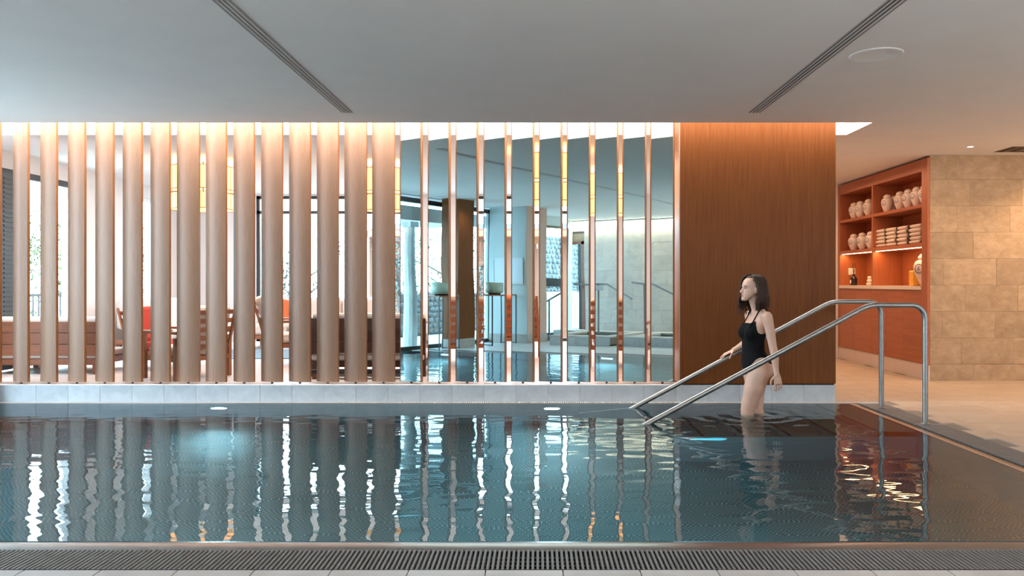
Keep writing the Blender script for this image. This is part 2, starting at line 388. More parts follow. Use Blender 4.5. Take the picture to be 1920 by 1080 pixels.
# overflow grates: front one slat by slat
gy0, gy1 = 3.095, 3.330
g = thing('overflow_grate', 'grey slatted overflow grate along the near pool edge', 'grate', (0, 0, 0))
MB().box((PX0, gy0, -.09), (3.24, gy1, -.085)).box((PX0, gy0 - .006, -.09), (3.24, gy0, -.002)).box((PX0, gy1, -.09), (3.24, gy1 + .004, -.012)).build('channel', M_void, g)
for yy in (3.145, 3.19, 3.235, 3.28): MB().tube([(PX0, yy, -.022), (3.24, yy, -.022)], .0035, 6).build('cross_rod', M_grate, g)
sm = MB().prism([(-.0056, -.034), (.0056, -.034), (.0056, -.006), (.0040, -.003), (-.0040, -.003), (-.0056, -.006)], 0, gy1 - gy0 - .004)
sm.v = [(x, z, y) for x, y, z in sm.v]
slm = sm.mesh('grate_slat', M_grate)
pitch = .02003; xs0 = -.2035 + .004
k0 = int((-2.95 - xs0) / pitch)
for i in range(k0, k0 + 298): link('grate_slat', slm, g, (xs0 + i * pitch, gy0 + .002, 0))
b = MB()
for i in range(k0 - 115, k0):
    x = xs0 + i*pitch
    if x > PX0: b.box((x-.006, gy0+.002, -.03), (x+.006, gy1-.002, -.003))
for i in range(k0 + 298, k0 + 320):
    x = xs0 + i*pitch
    if x < 3.235: b.box((x-.006, gy0+.002, -.03), (x+.006, gy1-.002, -.003))
b.build('outer_slats', M_grate, g)['kind'] = 'stuff'
# right-hand grate, slats too fine to pick apart
g = thing('overflow_grate', 'darker overflow grate running down the right pool edge past the handrail posts', 'grate', (0, 0, 0))
MB().box((2.995, gy1+.01, -.09), (3.243, 7.325, -.085)).build('channel', M_void, g)
b = MB(); y = gy1 + .02
while y < 7.32: b.box((3.013, y, -.03), (3.236, y + .0125, -.003)); y += .02
b.build('grate_slats', M_grate, g)['kind'] = 'stuff'
b = MB()
for x in (3.04, 3.075, 3.11, 3.145, 3.18, 3.215): b.box((x - .004, gy1+.02, -.006), (x + .004, 7.32, -.0022))
b.build('cross_rod', M_grate, g)
b = MB(); b.box((3.0, 6.255, -.004), (3.26, 6.275, .0015)); b.box((3.0, 7.06, -.004), (3.26, 7.08, .0015))
b.build('joint_strip', M_lip, g)
g = thing('overflow_grate', 'narrow overflow grate between the far water edge and the stone plinth', 'grate', (0, 0, 0))
MB().box((PX0, 7.345, -.06), (3.24, 7.448, -.05)).build('channel', M_void, g)
b = MB(); x = PX0 + .02
while x < 3.24: b.box((x, 7.345, -.03), (x + .012, 7.448, -.001)); x += .02
b.build('grate_slats', mat('pale_grate', (.5, .47, .44), .5), g)['kind'] = 'stuff'

# underwater lamps
def pool_lamp(x, y, z, w, h, d, label):
    t = thing('pool_lamp', label, 'lamp', (x, y, z))
    M = Matrix.Rotation(R(90), 4, 'X')
    MB().lathe([(1.0, -.5), (1.0, .5), (.86, .5)], 28).build('rim', M_lip, t)
    t.children[0].rotation_euler = (R(90), 0, 0); t.children[0].scale = (w*.56, h*.62, d)
    o = MB().lathe([(.86, -.4), (.86, .62), (.5, .70)], 28).build('lens', M_under, t); o.rotation_euler = (R(90), 0, 0); o.scale = (w*.56, h*.62, d)
    return t
pool_lamp(-2.97, 7.312, -.25, .16, .11, .02, 'bright oval pool lamp in the far wall under the wooden slats')
pool_lamp(.134, 7.312, -.25, .16, .11, .02, 'bright oval pool lamp in the far wall under the mirror slats')

# entry steps
st = thing('pool_steps', 'submerged steel entry steps descending left between the handrails', 'steps', (0, 0, 0))
for i in range(6):
    z = -.045 - .158 * i; xr = 2.902 - .31 * i
    b = MB(); b.box((xr - .31, 6.02, z - .03), (xr, 7.315, z)); b.box((xr - .312, 6.02, z - .158), (xr - .300, 7.315, z - .03))
    b.build('step', M_basin, st)
    MB().box((xr - .312, 6.02, z - .002), (xr - .285, 7.315, z + .0025)).build('nosing', mat('nosing_dark', (.05, .05, .055), .5) if i == 0 else bpy.data.materials['nosing_dark'], st)
b = MB(); b.box((1.04, 5.99, -.97), (2.902, 6.02, -.24)); b.build('side_panel', M_bwall, st)
tl = pool_lamp(1.30, 5.985, -.30, .30, .07, .02, 'long cyan pool lamp in the side of the steps')
for c_ in tl.children:
    if c_.name.startswith('lens'): c_.data.materials[0] = emit('cyan_lamp_glow', (.12, .60, .78), 1.9)

# handrails
def handrail(y, label, zt):
    t = thing('handrail', label, 'handrail', (3.1, y, 0))
    pts = [(3.1, y, -.01), (3.1, y, zt - .13)]
    for a in range(0, 91, 15): pts.append((3.1 - .11 + .11*math.cos(R(a)), y, zt - .11 + .11*math.sin(R(a))))
    xb = 2.65
    sl = math.atan2(.945, xb - .888 + 0.0)
    for a in range(0, 6): 
        u = a / 5; ang = sl * u
        pts.append((xb + .07 - .14*u*math.cos(sl*u*.5), y, zt - .14 * u * math.sin(sl * u * .5)))
    lx, _, lz = pts[-1]
    pts.append((.888 - .5, y, lz - (lx - .388) * math.tan(sl)))
    o = MB().tube([(p[0] - 3.1, p[1] - y, p[2]) for p in pts], .0215, 20).build('rail_tube', M_steel, t, smooth=False)
    autosmooth(o, 50)
    MB().lathe([(.036, 0), (.036, .006), (.024, .012)], 20).build('base_flange', M_steel, t)
handrail(6.27, 'nearer brushed steel handrail crossing in front of the woman', .950)
handrail(7.07, 'farther brushed steel handrail held by the woman', .958)

# ------------------------------------------------------------------ ceiling with the skylight slot
SX, SY0, SY1, ST = 3.07, 7.19, 7.79, 2.98
b = MB()
b.box((-6.0, WY, CEIL), (7.0, SY0, ST)); b.box((SX, SY0, CEIL), (7.0, SY1, ST)); b.box((-6.0, SY1, CEIL), (7.0, 13.2, ST))
struct(b.build('ceiling', M_ceil))
struct(MB().box((-6.2, WY - .2, ST + .03), (7.2, 13.4, ST + .15)).build('roof_slab', M_ceil))
t = MB().box((-6.0, SY0, ST + .005), (SX, SY1, ST + .025)).build('light_cove', M_slot); tag(t, 'long glowing white skylight slot above the slat screen', 'ceiling light')

def diffuser(x, y1, label):
    t = thing('air_diffuser', label, 'vent', (x, 0, CEIL))
    y0 = -1.0
    MB().box((-.050, y0, -.0012), (.052, y1, -.0002)).build('frame', mat('diffuser_paint', (.55, .55, .55), .6) if 'diffuser_paint' not in bpy.data.materials else bpy.data.materials['diffuser_paint'], t)
    for xx in (-.035, -.008, .019):
        MB().box((xx - .006, y0 + .01, -.0022), (xx + .008, y1, -.0013)).build('air_slot', M_void if 0 else bpy.data.materials.get('slot_shadow') or mat('slot_shadow', (.20, .20, .20), .9), t)
        MB().box((xx + .008, y0 + .01, -.006), (xx + .0115, y1, -.0014)).build('blade', M_white, t)
    b = MB(); yy = 3.0
    while yy < y1 - .02:
        for xx in (-.035, -.008, .019): b.box((xx + .001, yy, -.0035), (xx + .007, yy + .010, -.0023))
        yy += .026
    o = b.build('vane', M_grate, t); o['kind'] = 'stuff'
    MB().box((.048, y0, -.0035), (.0505, y1, -.0013)).build('edge_line', bpy.data.materials['slot_shadow'], t)
diffuser(-1.645, 6.765, 'long slotted air diffuser in the ceiling, left one')
diffuser(1.865, 6.765, 'long slotted air diffuser in the ceiling, right one')
t = thing('ceiling_speaker', 'round white ceiling speaker flush beside the right air diffuser', 'speaker', (2.18, 5.05, CEIL))
o = MB().lathe([(.138, -.004), (.150, -.0075), (.163, -.005), (.1655, 0)], 48).build('trim_ring', M_ceil, t, smooth=True)
MB().lathe([(.134, -.0035), (.134, -.001)], 48).build('grille', mat('speaker_cloth', (.56, .56, .56), .9), t)
def downlight(x, y, label):
    t = thing('downlight', label, 'lamp', (x, y, CEIL))
    MB().lathe([(.030, -.001), (.031, -.004), (.042, -.003), (.043, 0)], 24).build('trim_ring', M_white, t)
    MB().lathe([(.030, -.002), (.030, -.0005)], 24).build('lens', M_spot, t)
downlight(4.67, 8.46, 'small round lit downlight in the ceiling before the stone wall')
t = thing('ceiling_vent', 'square dark ceiling vent at the right picture edge', 'vent', (5.42, 8.62, CEIL))
MB().box((-.30, -.17, -.005), (.30, .17, 0)).build('frame', mat('vent_frame', (.20, .15, .12), .6), t)
for r_ in (.25, .20, .15, .10):
    MB().box((-r_-.03, -r_*.6-.01, -.006 - (.25-r_)*.02), (r_+.03, r_*.6+.01, -.0045 - (.25-r_)*.02)).build('louvre', M_void if round(r_*100) % 10 else bpy.data.materials['vent_frame'], t)

# ------------------------------------------------------------------ slat screen
PITCH = 52.27 / 194.2
def slat_mesh():
    # convex wooden face towards -y, flat mirror side towards +y
    w = .1165; poly = []
    for i in range(15):
        u = -1 + 2*i/14; poly.append((u*w, -.010 - .030*(1 - abs(u)**2.0)))
    poly += [(w, .014), (w - .004, .018), (-w + .004, .018), (-w, .014)]
    return poly
SZ0, SZ1 = .175, 2.93
pol = slat_mesh()
m_slat = MB().prism(pol, SZ0, SZ1).mesh('slat_body', M_slat)
m_slat.materials.append(M_slat_edge)
for p in m_slat.polygons:
    n_ = p.normal
    if abs(n_.x) > .75 or n_.y > .5: p.material_index = 1
m_slat.shade_smooth()
try: m_slat.set_sharp_from_angle(angle=R(30))
except Exception: pass
m_mir = MB().box((-.1035, .0182, SZ0 + .002), (.1035, .0215, SZ1 - .002)).mesh('mirror_pane', M_mir)
m_pin = MB().lathe([(.011, FL), (.011, FL + .020)], 12).mesh('pivot_pin', M_dark)
theta = {0: 27, 1: 25, 2: 24, 3: 22, 4: 20, 5: 20, 6: 9, 7: 18, 8: 18, 9: 17, 10: 17, 11: 17, 12: 15, 13: 14}
mtheta = {14: 17, 15: 17, 16: 17, 17: 17, 18: 17, 19: 17.2, 20: 16.8, 21: 17, 22: 17, 23: 17}
NW = 15
for k in range(-1, 24):
    px = 39.7 + 52.27*k; x = (px - 1008) / 194.2
    if k < 14:
        rz = -R(theta.get(k, 27)); wooden = True
        lab = 'vertical wooden slat of the screen, %s from the left edge' % (ORD + ['fifteenth'])[k+1]
    else:
        rz = PI - R(mtheta[k]); wooden = False
        lab = 'vertical slat turned mirror side out, %s of the mirrored ones from the left' % ORD[k-14]
    t = thing('screen_slat', lab, 'slat', (x, 7.57, 0), rz, 'turning slats of the screen')
    link('slat_body', m_slat, t); link('mirror_pane', m_mir, t); link('pivot_pin', m_pin, t)

# wood-veneered block at the right end of the screen
px0, px1 = 1.348, 2.833
t = struct(MB().box((px0 + .02, 7.475, FL + .012), (px1 - .005, 7.95, ST - .02)).build('wall_panel', M_slat_edge))
b_ = [px0, 1.83, 2.33, px1]
for i in range(3): MB().box((b_[i] + (.0003 if i else .0), 7.450, FL + .013), (b_[i+1] - (.0003 if i < 2 else 0), 7.4745, ST - .01)).build('veneer_board', M_panel, t)
MB().box((px0, 7.452, FL + .013), (px0 + .020, 7.95, ST - .01)).build('side_board', M_slat_edge, t)
MB().box((px0 - .001, 7.448, FL + .013), (px0 + .004, 7.452, ST - .01)).build('edge_strip', mat('pale_edging', (.62, .42, .32), .4), t)
MB().box((px0, 7.462, FL - .001), (px1 - .01, 7.94, FL + .013)).build('shadow_gap', M_void, t)

# ------------------------------------------------------------------ stone walls
def stone_wall(name, xa, xb, y, face, zj, offs, tw, mats, skip=None, zt=CEIL, th=.02):
    back = (y + .03, y + .25) if face < 0 else (y - .25, y - .03)
    b = MB()
    if skip:
        sx0, sx1, sz = skip
        b.box((xa, back[0], 0), (sx0, back[1], CEIL)); b.box((sx1, back[0], 0), (xb, back[1], CEIL)); b.box((sx0, back[0], sz), (sx1, back[1], CEIL))
    elif face < 0: b.box((4.93, back[0], 0), (xb, back[1], CEIL)); b.box((xa, back[0] - .003, 0), (4.93, back[0], CEIL))
    else: b.box((xa, back[0], 0), (xb, back[1], CEIL))
    w_ = struct(b.build(name, M_joint)); cache = {}
    for j in range(len(zj) - 1):
        z0, z1 = zj[j], zj[j+1]
        x = offs[j]
        while x > xa: x -= tw
        while x < xb - .01:
            a, c = max(x, xa), min(x + tw, xb); x += tw
            segs = [(a, c)]
            if skip and z0 < sz - .02:
                segs = [(a, min(c, sx0)), (max(a, sx1), c)]
            for a, c in segs:
                if c - a < .012: continue
                k = (round(c - a, 3), round(z1 - z0, 3))
                if k not in cache:
                    hw, hh = (c-a)/2 - .0007, (z1-z0)/2 - .0007
                    cache[k] = MB().rbox((-hw, -.014, -hh), (hw, .014, hh), .0015).mesh('stone_tile', mats)
                link('stone_tile', cache[k], w_, ((a+c)/2, y + (.0145 if face < 0 else -.0145) + random.uniform(-.0015, .0015), (z0+z1)/2))
    return w_
zj = [0, .193]
while zj[-1] < 2.3: zj.append(zj[-1] + .3037)
zj.append(CEIL)
f_ = lambda px: (px - 1008) / 162.8
offs = [f_(1825), f_(1803), f_(1767), f_(1810), f_(1770), f_(1825), f_(1795), f_(1818), f_(1776)]
offs = offs[:len(zj) - 1] + [f_(1776)] * 3
stone_wall('wall_stone', 4.52, 7.0, 9.03, -1, zj, offs, .607, M_stone)
M_stoneg = noise_col(mat('grey_limestone', rough=.75), (.36, .33, .30), (.52, .48, .44), (1, 1, 1.4), 3.2, 10, .72, .28, .74, .3, .006, var=.08, dist=.6)
ob = [random.uniform(0, .6) - 5 for _ in range(12)]
stone_wall('wall_back', -5.35, 7.0, WY, 1, zj, ob, .607, M_stoneg, skip=(-5.30, -4.79, 2.06))

# other walls
b = MB(); b.box((7.0, WY - .2, 0), (7.2, -.6, CEIL)); b.box((7.0, 1.4, 0), (7.2, 13.2, CEIL)); b.box((7.0, -.6, 2.45), (7.2, 1.4, CEIL)); struct(b.build('wall_right', M_wall))
# wall dividing lounge and corridor, hidden behind the veneer block
struct(MB().box((2.70, 7.96, FL), (2.82, 13.0, CEIL)).build('wall_lounge_side', M_wall))
struct(MB().box((2.82, 12.6, 0), (4.49, 12.8, CEIL)).build('wall_corridor_end', M_wall))
struct(MB().box((4.49, 11.735, 0), (4.7, 12.6, CEIL)).build('wall_corridor_side', M_wall))

# far lounge wall with two glazed openings
b = MB(); Y = 13.0
wl = [(-5.9, -4.67), (-2.20, -1.04), (.73, 2.83)]
for a, c in wl: b.box((a, Y, FL), (c, Y + .2, CEIL))
b.box((-4.67, Y, 2.57), (-2.20, Y + .2, CEIL)); b.box((-1.04, Y, 2.57), (.73, Y + .2, CEIL))
struct(b.build('wall_lounge_far', M_wall))
nwin = [0]
def window(axis, pos, a, c, z0, z1, mull=(), bars=(), fm=M_dark, fw=.05):
    nwin[0] += 1
    w_ = link('window_%d' % nwin[0], None); w_['kind'] = 'structure'
    def bx(b, u0, u1, v0, v1, d=.03):
        if axis == 'y': b.box((u0, pos - d, v0), (u1, pos + d, v1))
        else: b.box((pos - d, u0, v0), (pos + d, u1, v1))
    b = MB(); bx(b, a, c, z0, z0 + fw); bx(b, a, c, z1 - fw, z1); bx(b, a, a + fw, z0, z1); bx(b, c - fw, c, z0, z1)
    b.build('frame', fm, w_)
    for m_ in mull:
        b = MB(); bx(b, m_ - fw/2, m_ + fw/2, z0, z1); b.build('mullion', fm, w_)
    for m_ in bars:
        b = MB(); bx(b, a, c, m_ - fw/2, m_ + fw/2); b.build('transom', fm, w_)
    ed = [a] + list(mull) + [c]
    for i in range(len(ed) - 1):
        b = MB(); bx(b, ed[i] + fw*.5, ed[i+1] - fw*.5, z0 + fw, z1 - fw, .004); b.build('pane', M_glass, w_)
    return w_
window('y', Y + .06, -4.67, -2.20, FL, 2.57, (-3.45,), (2.30,))
window('y', Y + .06, -1.04, .73, FL, 2.57, (-.15,), (2.30,))
window('x', 7.08, -.6, 1.4, 0, 2.45, (.4,))
# lounge left wall: dark folding door, glazing, white wall, narrow glazing
b = MB(); b.box((-6.1, 10.05, FL), (-5.9, 11.70, CEIL)); b.box((-6.1, 12.15, FL), (-5.9, 13.2, CEIL)); b.box((-6.1, 8.45, 2.40), (-5.9, 10.05, CEIL)); b.box((-6.1, 11.70, 2.40), (-5.9, 12.15, CEIL)); b.box((-6.1, 7.46, FL), (-5.9, 8.45, CEIL))
struct(b.build('wall_lounge_left', M_wall))
window('x', -5.95, 8.50, 10.05, FL, 2.40, (8.98,), (), M_dark, .07)
window('x', -5.95, 11.70, 12.15, FL, 2.40, (), (), M_white, .05)
t = thing('folding_screen', 'dark grey louvred door leaf standing at the far left lounge window', 'door', (-5.85, 8.76, FL))
MB().box((-.015, -.23, .02), (.02, .23, 2.18)).build('leaf', mat('slate_panel', (.05, .06, .06), .5), t)
b = MB()
for i in range(40): b.box((.02, -.20, .08 + i*.052), (.028, .20, .10 + i*.052))
b.build('louvre', M_dark, t)['kind'] = 'stuff'

# pool-side glass wall and return walls (seen in the mirror slats)
b = MB(); b.box((XL - .2, .95, 0), (XL, 1.36, CEIL)); b.box((XL - .2, WY, 0), (XL, -1.30, CEIL)); b.box((XL - .2, -1.30, 2.40), (XL, .95, CEIL)); struct(b.build('wall_left', M_teal))
wb = window('x', XL - .06, -1.30, .95, 0, 2.40, (-.2,), ())
MB().box((XL - .10, -1.25, 1.06), (XL - .02, .90, 1.24)).build('transom', M_dark, wb)
window('x', XL - .04, 1.38, 7.44, 0, 2.56, (4.2, 5.8), (), M_dark, .07)
struct(MB().box((XL - 1.0, 7.40, 0), (XL - .02, 7.75, FL - .015)).build('wall_threshold', M_plinth))
b = MB(); b.box((XL, 1.0, .16), (-4.30, 1.5, CEIL)); t = struct(b.build('wall_stub', M_teal))
MB().rbox((-4.301, .995, 0), (-4.285, 1.505, .16), .002).build('skirting', M_stoneg, t); MB().rbox((XL, 1.49, 0), (-4.29, 1.508, .16), .002).build('skirting', M_stoneg, t)
MB().box((-4.30, 1.0, .16), (-4.292, 1.497, CEIL)).build('facing', mat('warm_lit_paint', (.66, .42, .33), .8), t)  # thin layer whose pink colour carries the warm light on this side
# back-left window strip beyond the stub wall


t = thing('wooden_column', 'square wood-clad column on a stone base seen in the third mirror slat', 'column', (-4.85, 2.62, 0))
MB().rbox((-.15, -.22, .16), (.15, .22, CEIL), .004).build('shaft', M_panel, t); MB().rbox((-.155, -.225, 0), (.155, .225, .16), .003).build('base', M_stoneg, t)

t = thing('console_table', 'tall slim console table with black metal legs in the mirror slats', 'table', (-4.62, 1.93, 0))
MB().rbox((-.16, -.34, .885), (.16, .34, .91), .003).build('table_top', M_chairw, t)
for sx_ in (-.15, .15):
    for sy_ in (-.33, .33): MB().box((sx_-.008, sy_-.008, 0), (sx_+.008, sy_+.008, .885)).build('leg', M_dark, t)
MB().box((-.15, -.33, .01), (.15, -.32, .025)).box((-.15, .32, .01), (.15, .33, .025)).build('foot_bar', M_dark, t)
t = thing('glass_bowl', 'large pale green glass hurricane bowl on the slim console table', 'vase', (-4.62, 2.0, .91))
MB().lathe([(.10, 0), (.12, .012), (.10, .02)], 28).build('foot', M_dark, t)
M_bowl = mat('celadon_glass', (.42, .52, .42), .15); 
o = MB().lathe([(.09, .02), (.15, .04), (.165, .09), (.168, .235), (.160, .235), (.155, .09), (.14, .05), (.08, .035)], 32).build('bowl', M_bowl, t, smooth=True)
MB().lathe([(.035, .03), (.035, .15), (.01, .155)], 16).build('candle', M_fabw, t)

for tt in [o for o in bpy.data.objects if o.name in ('console_table', 'glass_bowl')]:
    c2 = copy_tree(tt); c2.location.y = 3.13; c2.location.x -= .15; c2.scale.y = .65 if tt.name == 'console_table' else 1
    c2['label'] = 'tall slim console table left of the wooden column, in the second mirror slat' if tt.name == 'console_table' else 'large pale green glass bowl on the console table left of the wooden column'
t = thing('picture_frame', 'blank white framed board on the pale wall behind the console table', 'picture', (-4.68, 1.512, 1.35))
MB().box((-.30, -.004, -.22), (.30, .006, .22)).build('board', mat('board_white', (.72, .78, .84), .5), t)
b = MB(); b.box((-.32, 0, -.24), (.32, .016, -.22)); b.box((-.32, 0, .22), (.32, .016, .24)); b.box((-.32, 0, -.22), (-.30, .016, .22)); b.box((.30, 0, -.22), (.32, .016, .22)); b.build('frame', M_white, t)

# glass door in the stone wall
d = link('door_1', None); d['kind'] = 'structure'
b = MB(); b.box((-5.30, -1.62, 0), (-5.22, -1.50, 2.06)); b.box((-4.87, -1.62, 0), (-4.79, -1.50, 2.06)); b.box((-5.30, -1.62, 1.99), (-4.79, -1.50, 2.06)); b.build('frame', M_bench, d)
MB().box((-5.22, -1.57, .05), (-4.87, -1.56, 1.99)).build('pane', M_glass, d)
MB().box((-4.95, -1.60, .0), (-4.90, -1.50, 1.99)).build('stile', M_dark, d); MB().tube([(-4.97, -1.47, .9), (-4.97, -1.47, 1.2)], .012, 8).build('door_handle', M_steel, d)

# whirlpool tubs and rails behind the camera
def tub(xa, xb, label):
    t = thing('whirlpool_tub', label, 'tub', ((xa+xb)/2, 1.0, 0)); w = (xb-xa)/2
    b = MB(); b.box((-w, -.7, 0), (w, .7, .02)); b.box((-w, -.7, 0), (w, -.45, .145)); b.box((-w, .45, 0), (w, .7, .145)); b.box((-w, -.45, 0), (-w+.2, .45, .145)); b.box((w-.2, -.45, 0), (w, .45, .145)); b.build('body', M_joint, t)
    b = MB(); b.rbox((-w-.012, -.712, .145), (w+.012, -.45, .17), .003); b.rbox((-w-.012, .45, .145), (w+.012, .712, .17), .003); b.rbox((-w-.012, -.45, .145), (-w+.2, .45, .17), .003); b.rbox((w-.2, -.45, .145), (w+.012, .45, .17), .003); b.build('rim', M_stoneg, t)
    n = 4
    for i in range(n): MB().rbox((-w + 2*w*i/n + .001, .70, 0), (-w + 2*w*(i+1)/n - .001, .716, .145), .002).build('stone_tile', M_stoneg, t)
    MB().box((-w+.2, -.45, .11), (w-.2, .45, .115)).build('water', mat('tub_water', (.20, .36, .40), .03), t)
tub(-3.75, -2.50, 'low stone-clad whirlpool tub with steps beside it, seen in the mirror slats')
tub(-2.28, -.95, 'low stone-clad whirlpool tub under the sloping rail, seen in the last mirror slats')
t = thing('stone_steps', 'pale stone steps up to the glass door, seen in a mirror slat', 'steps', (-4.1, .55, 0))
for i in range(2): MB().rbox((-.30, -.35, .09*i), (.30, .35 - .3*i, .09*(i+1)), .004).build('step', M_plinth, t)
def rail2(pts, label, posts):
    t = thing('handrail', label, 'handrail', pts[0][:2] + (0,)); o0 = Vector(pts[0][:2] + (0,))
    autosmooth(MB().tube([Vector(p) - o0 for p in pts], .02, 12).build('rail_tube', M_steel, t), 50)
    for p in posts: MB().tube([Vector((p[0], p[1], p[3] if len(p) > 3 else 0)) - o0, Vector(p[:3]) - o0], .018, 12).build('post', M_steel, t)
    return t
t = rail2([(-3.75, .7, 1.11), (-3.1, .7, 1.11), (-2.95, .7, 1.02), (-2.6, .7, .80)], 'steel rail on a post with small sign plates over the first tub', [(-3.3, .7, 1.11, .15)])
MB().box((-.0, .03, .98), (.10, .045, 1.08)).build('sign_plate', M_white, t); t.children[-1].location = (.36, 0, 0)
MB().box((.11, .03, .98), (.21, .045, 1.08)).build('sign_plate', M_white, t); t.children[-1].location = (.36, 0, 0)
rail2([(-2.65, .6, 1.15), (-2.2, .6, 1.10), (-1.2, .6, .62)], 'sloping steel rail over the second whirlpool tub', [(-1.4, .6, .70, .15), (-2.4, .6, 1.12, .15)])
rail2([(-4.35, .9, .75), (-3.95, .9, .98), (-3.85, .9, 1.0), (-3.80, .9, 1.0)], 'short bent steel rail beside the pale stone steps', [(-3.95, .9, .98, 0), (-4.3, .9, .78, 0)])

# ------------------------------------------------------------------ shelf cabinet
CX = 4.49; cy0, cy1 = 9.03, 11.72
cab = thing('shelf_cabinet', 'tall reddish wooden wall cabinet with open shelves and a counter', 'cabinet', (CX, cy0, 0))
def cb(name, a, c, m=M_cab, r=.002): return MB().rbox(a, c, r).build(name, m, cab)
D = .42; ct = CEIL - .006
cb('side_panel', (0, 0, .18), (.03, .03, ct - .02), M_cabz)          # front stile seen edge-on
cb('side_panel', (.0, .03, .18), (D, .14, ct - .02), M_cabz)
cb('side_panel', (.0, 2.62, .18), (D, 2.69, ct - .02), M_cabz)
cb('back_panel', (D - .02, .14, 1.09), (D, 2.62, 2.45), M_cabz)
cb('top_beam', (0, .14, 2.43), (D, 1.48, ct - .02), M_cab); cb('top_beam', (0, 1.482, 2.43), (D, 2.62, ct - .02), M_cab)
cb('divider', (.0, 1.47, 1.09), (D, 1.51, 2.43), M_cabz)
for z0, z1 in ((2.01, 2.05), (1.55, 1.595)):
    cb('shelf', (.002, .14, z0), (D, 1.47, z1)); cb('shelf', (.002, 1.51, z0), (D, 2.62, z1))
MB().rbox((-.012, .14, 1.045), (D, 2.62, 1.09), .002).build('counter_top', mat('counter_stone', (.76, .66, .58), .3), cab)
dj = [.14, .47, .93, 1.42, 1.93, 2.62]
def ypx(px): return CX*FPX/(px-1008) - cy0
dj = [.14, ypx(1693), ypx(1662), ypx(1633), ypx(1602), 2.62]
for i in range(5): cb('door', (.004, dj[i] + .001, .181), (.03, dj[i+1] - .001, 1.04), M_cab)
MB().box((.03, .14, .18), (D, 2.62, 1.04)).build('carcass', M_bench, cab)
sj = [0.0, .40, .95, 1.30, 1.9, 2.35, 2.69]
sj = [0, ypx(1690), ypx(1656), ypx(1633), 2.1, 2.69]
for i in range(5): MB().rbox((.012, sj[i] + .001, 0), (.03, sj[i+1] - .001, .178), .001).build('skirting_tile', mat('skirting_stone', (.70, .60, .56), .5) if i == 0 else bpy.data.materials['skirting_stone'], cab)
MB().box((.03, .0, 0), (D, 2.69, .18)).build('base_block', M_joint, cab)
for (a, c) in ((.16, 1.45), (1.53, 2.60)):
    MB().box((.03, a, 1.542), (.045, c, 1.549)).build('light_strip', M_strip, cab)
    area_light('shelf_strip_light', (CX + .06, cy0 + (a+c)/2, 1.54), (0, 0, 0), (.03, c - a), 4.5, (1, .55, .22))

def jar_mesh():
    prof = [(.036, 0), (.040, .004), (.052, .03), (.070, .075), (.080, .115), (.080, .140), (.068, .168), (.046, .182), (.040, .186)]
    return prof
def make_jar(s=1.0):
    t = thing('ginger_jar', 'x', 'jar', (0, 0, 0))
    MB().lathe([(r*s, z*s) for r, z in jar_mesh()], 28).build('body', M_cer, t, smooth=True)
    MB().lathe([(.050*s, .184*s), (.056*s, .190*s), (.052*s, .200*s), (.040*s, .218*s), (.018*s, .228*s), (.004*s, .230*s)], 24).build('lid', M_cer, t, smooth=True)
    # round emblem: ring of twelve beads and a small motif, facing the room
    b = MB()
    n = 14
    for k in range(n):
        a = 2*PI*k/n; u, v = .030*math.cos(a), .030*math.sin(a)
        zz = .118 + v; rr = .0795 - abs(v)*.10
        ang = u / rr
        p = Vector((-(rr+.001)*math.cos(ang), (rr+.001)*math.sin(ang), zz))
        b.ell([c*s for c in p], (.0035*s, .0055*s, .0055*s), 8, 5)
    for (u, v, q) in ((0, .012, .006), (-.006, -.004, .005), (.007, -.002, .005), (0, -.013, .004), (.001, 0, .004)):
        rr = .080; ang = u/rr
        b.ell([c*s for c in (-(rr)*math.cos(ang), rr*math.sin(ang), .118+v)], (.002*s, q*s, q*.8*s), 8, 5)
    b.build('emblem', M_emb, t)
    return t
proto = make_jar()
zt1, zt2 = 2.05, 1.595
def jpos(px, y_face=.10):
    # y on the shelf for the jar seen at pixel column px, standing y_face behind the front
    X = CX + y_face; return X, X*FPX/(px - 1008)
cells = [('upper right', [(1664, .10, 'leftmost, standing apart'), (1678, .26, 'second from the left, half hidden'), (1688, .11, 'third from the left'), (1703.5, .10, 'fourth from the left'), (1719.5, .09, 'fifth from the left'), (1735, .08, 'rightmost, mostly behind the stile')], zt1),
         ('upper left', [(1602, .10, 'left one'), (1613.5, .10, 'middle one'), (1629, .10, 'right one')], zt1),
         ('middle left', [(1601, .09, 'left one'), (1617, .09, 'middle one'), (1633, .09, 'right one')], zt2)]
first = True
for cell, lst, z in cells:
    for px, dx, w_ in lst:
        o = proto if first else copy_tree(proto); first = False
        X, Yy = jpos(px, dx)
        o.location = (X, Yy, z); o.rotation_euler = (0, 0, R(random.uniform(-6, 6)) + R(22))
        s_ = .97 if cell == 'upper right' else .98
        o.scale = (s_, s_, s_*1.07)
        o['label'] = 'cream lidded jar in the %s shelf bay, %s' % (cell, w_); o['group'] = 'emblem jars on the shelves'
bj = make_jar(1.0); bj['label'] = 'big cream lidded jar on the counter beside the yellow candle'; X, Yy = jpos(1730, .16)
bj.location = (X + .02, 9.40, 1.09); bj.scale = (1.85, 1.85, 1.75); bj.rotation_euler = (0, 0, R(25))
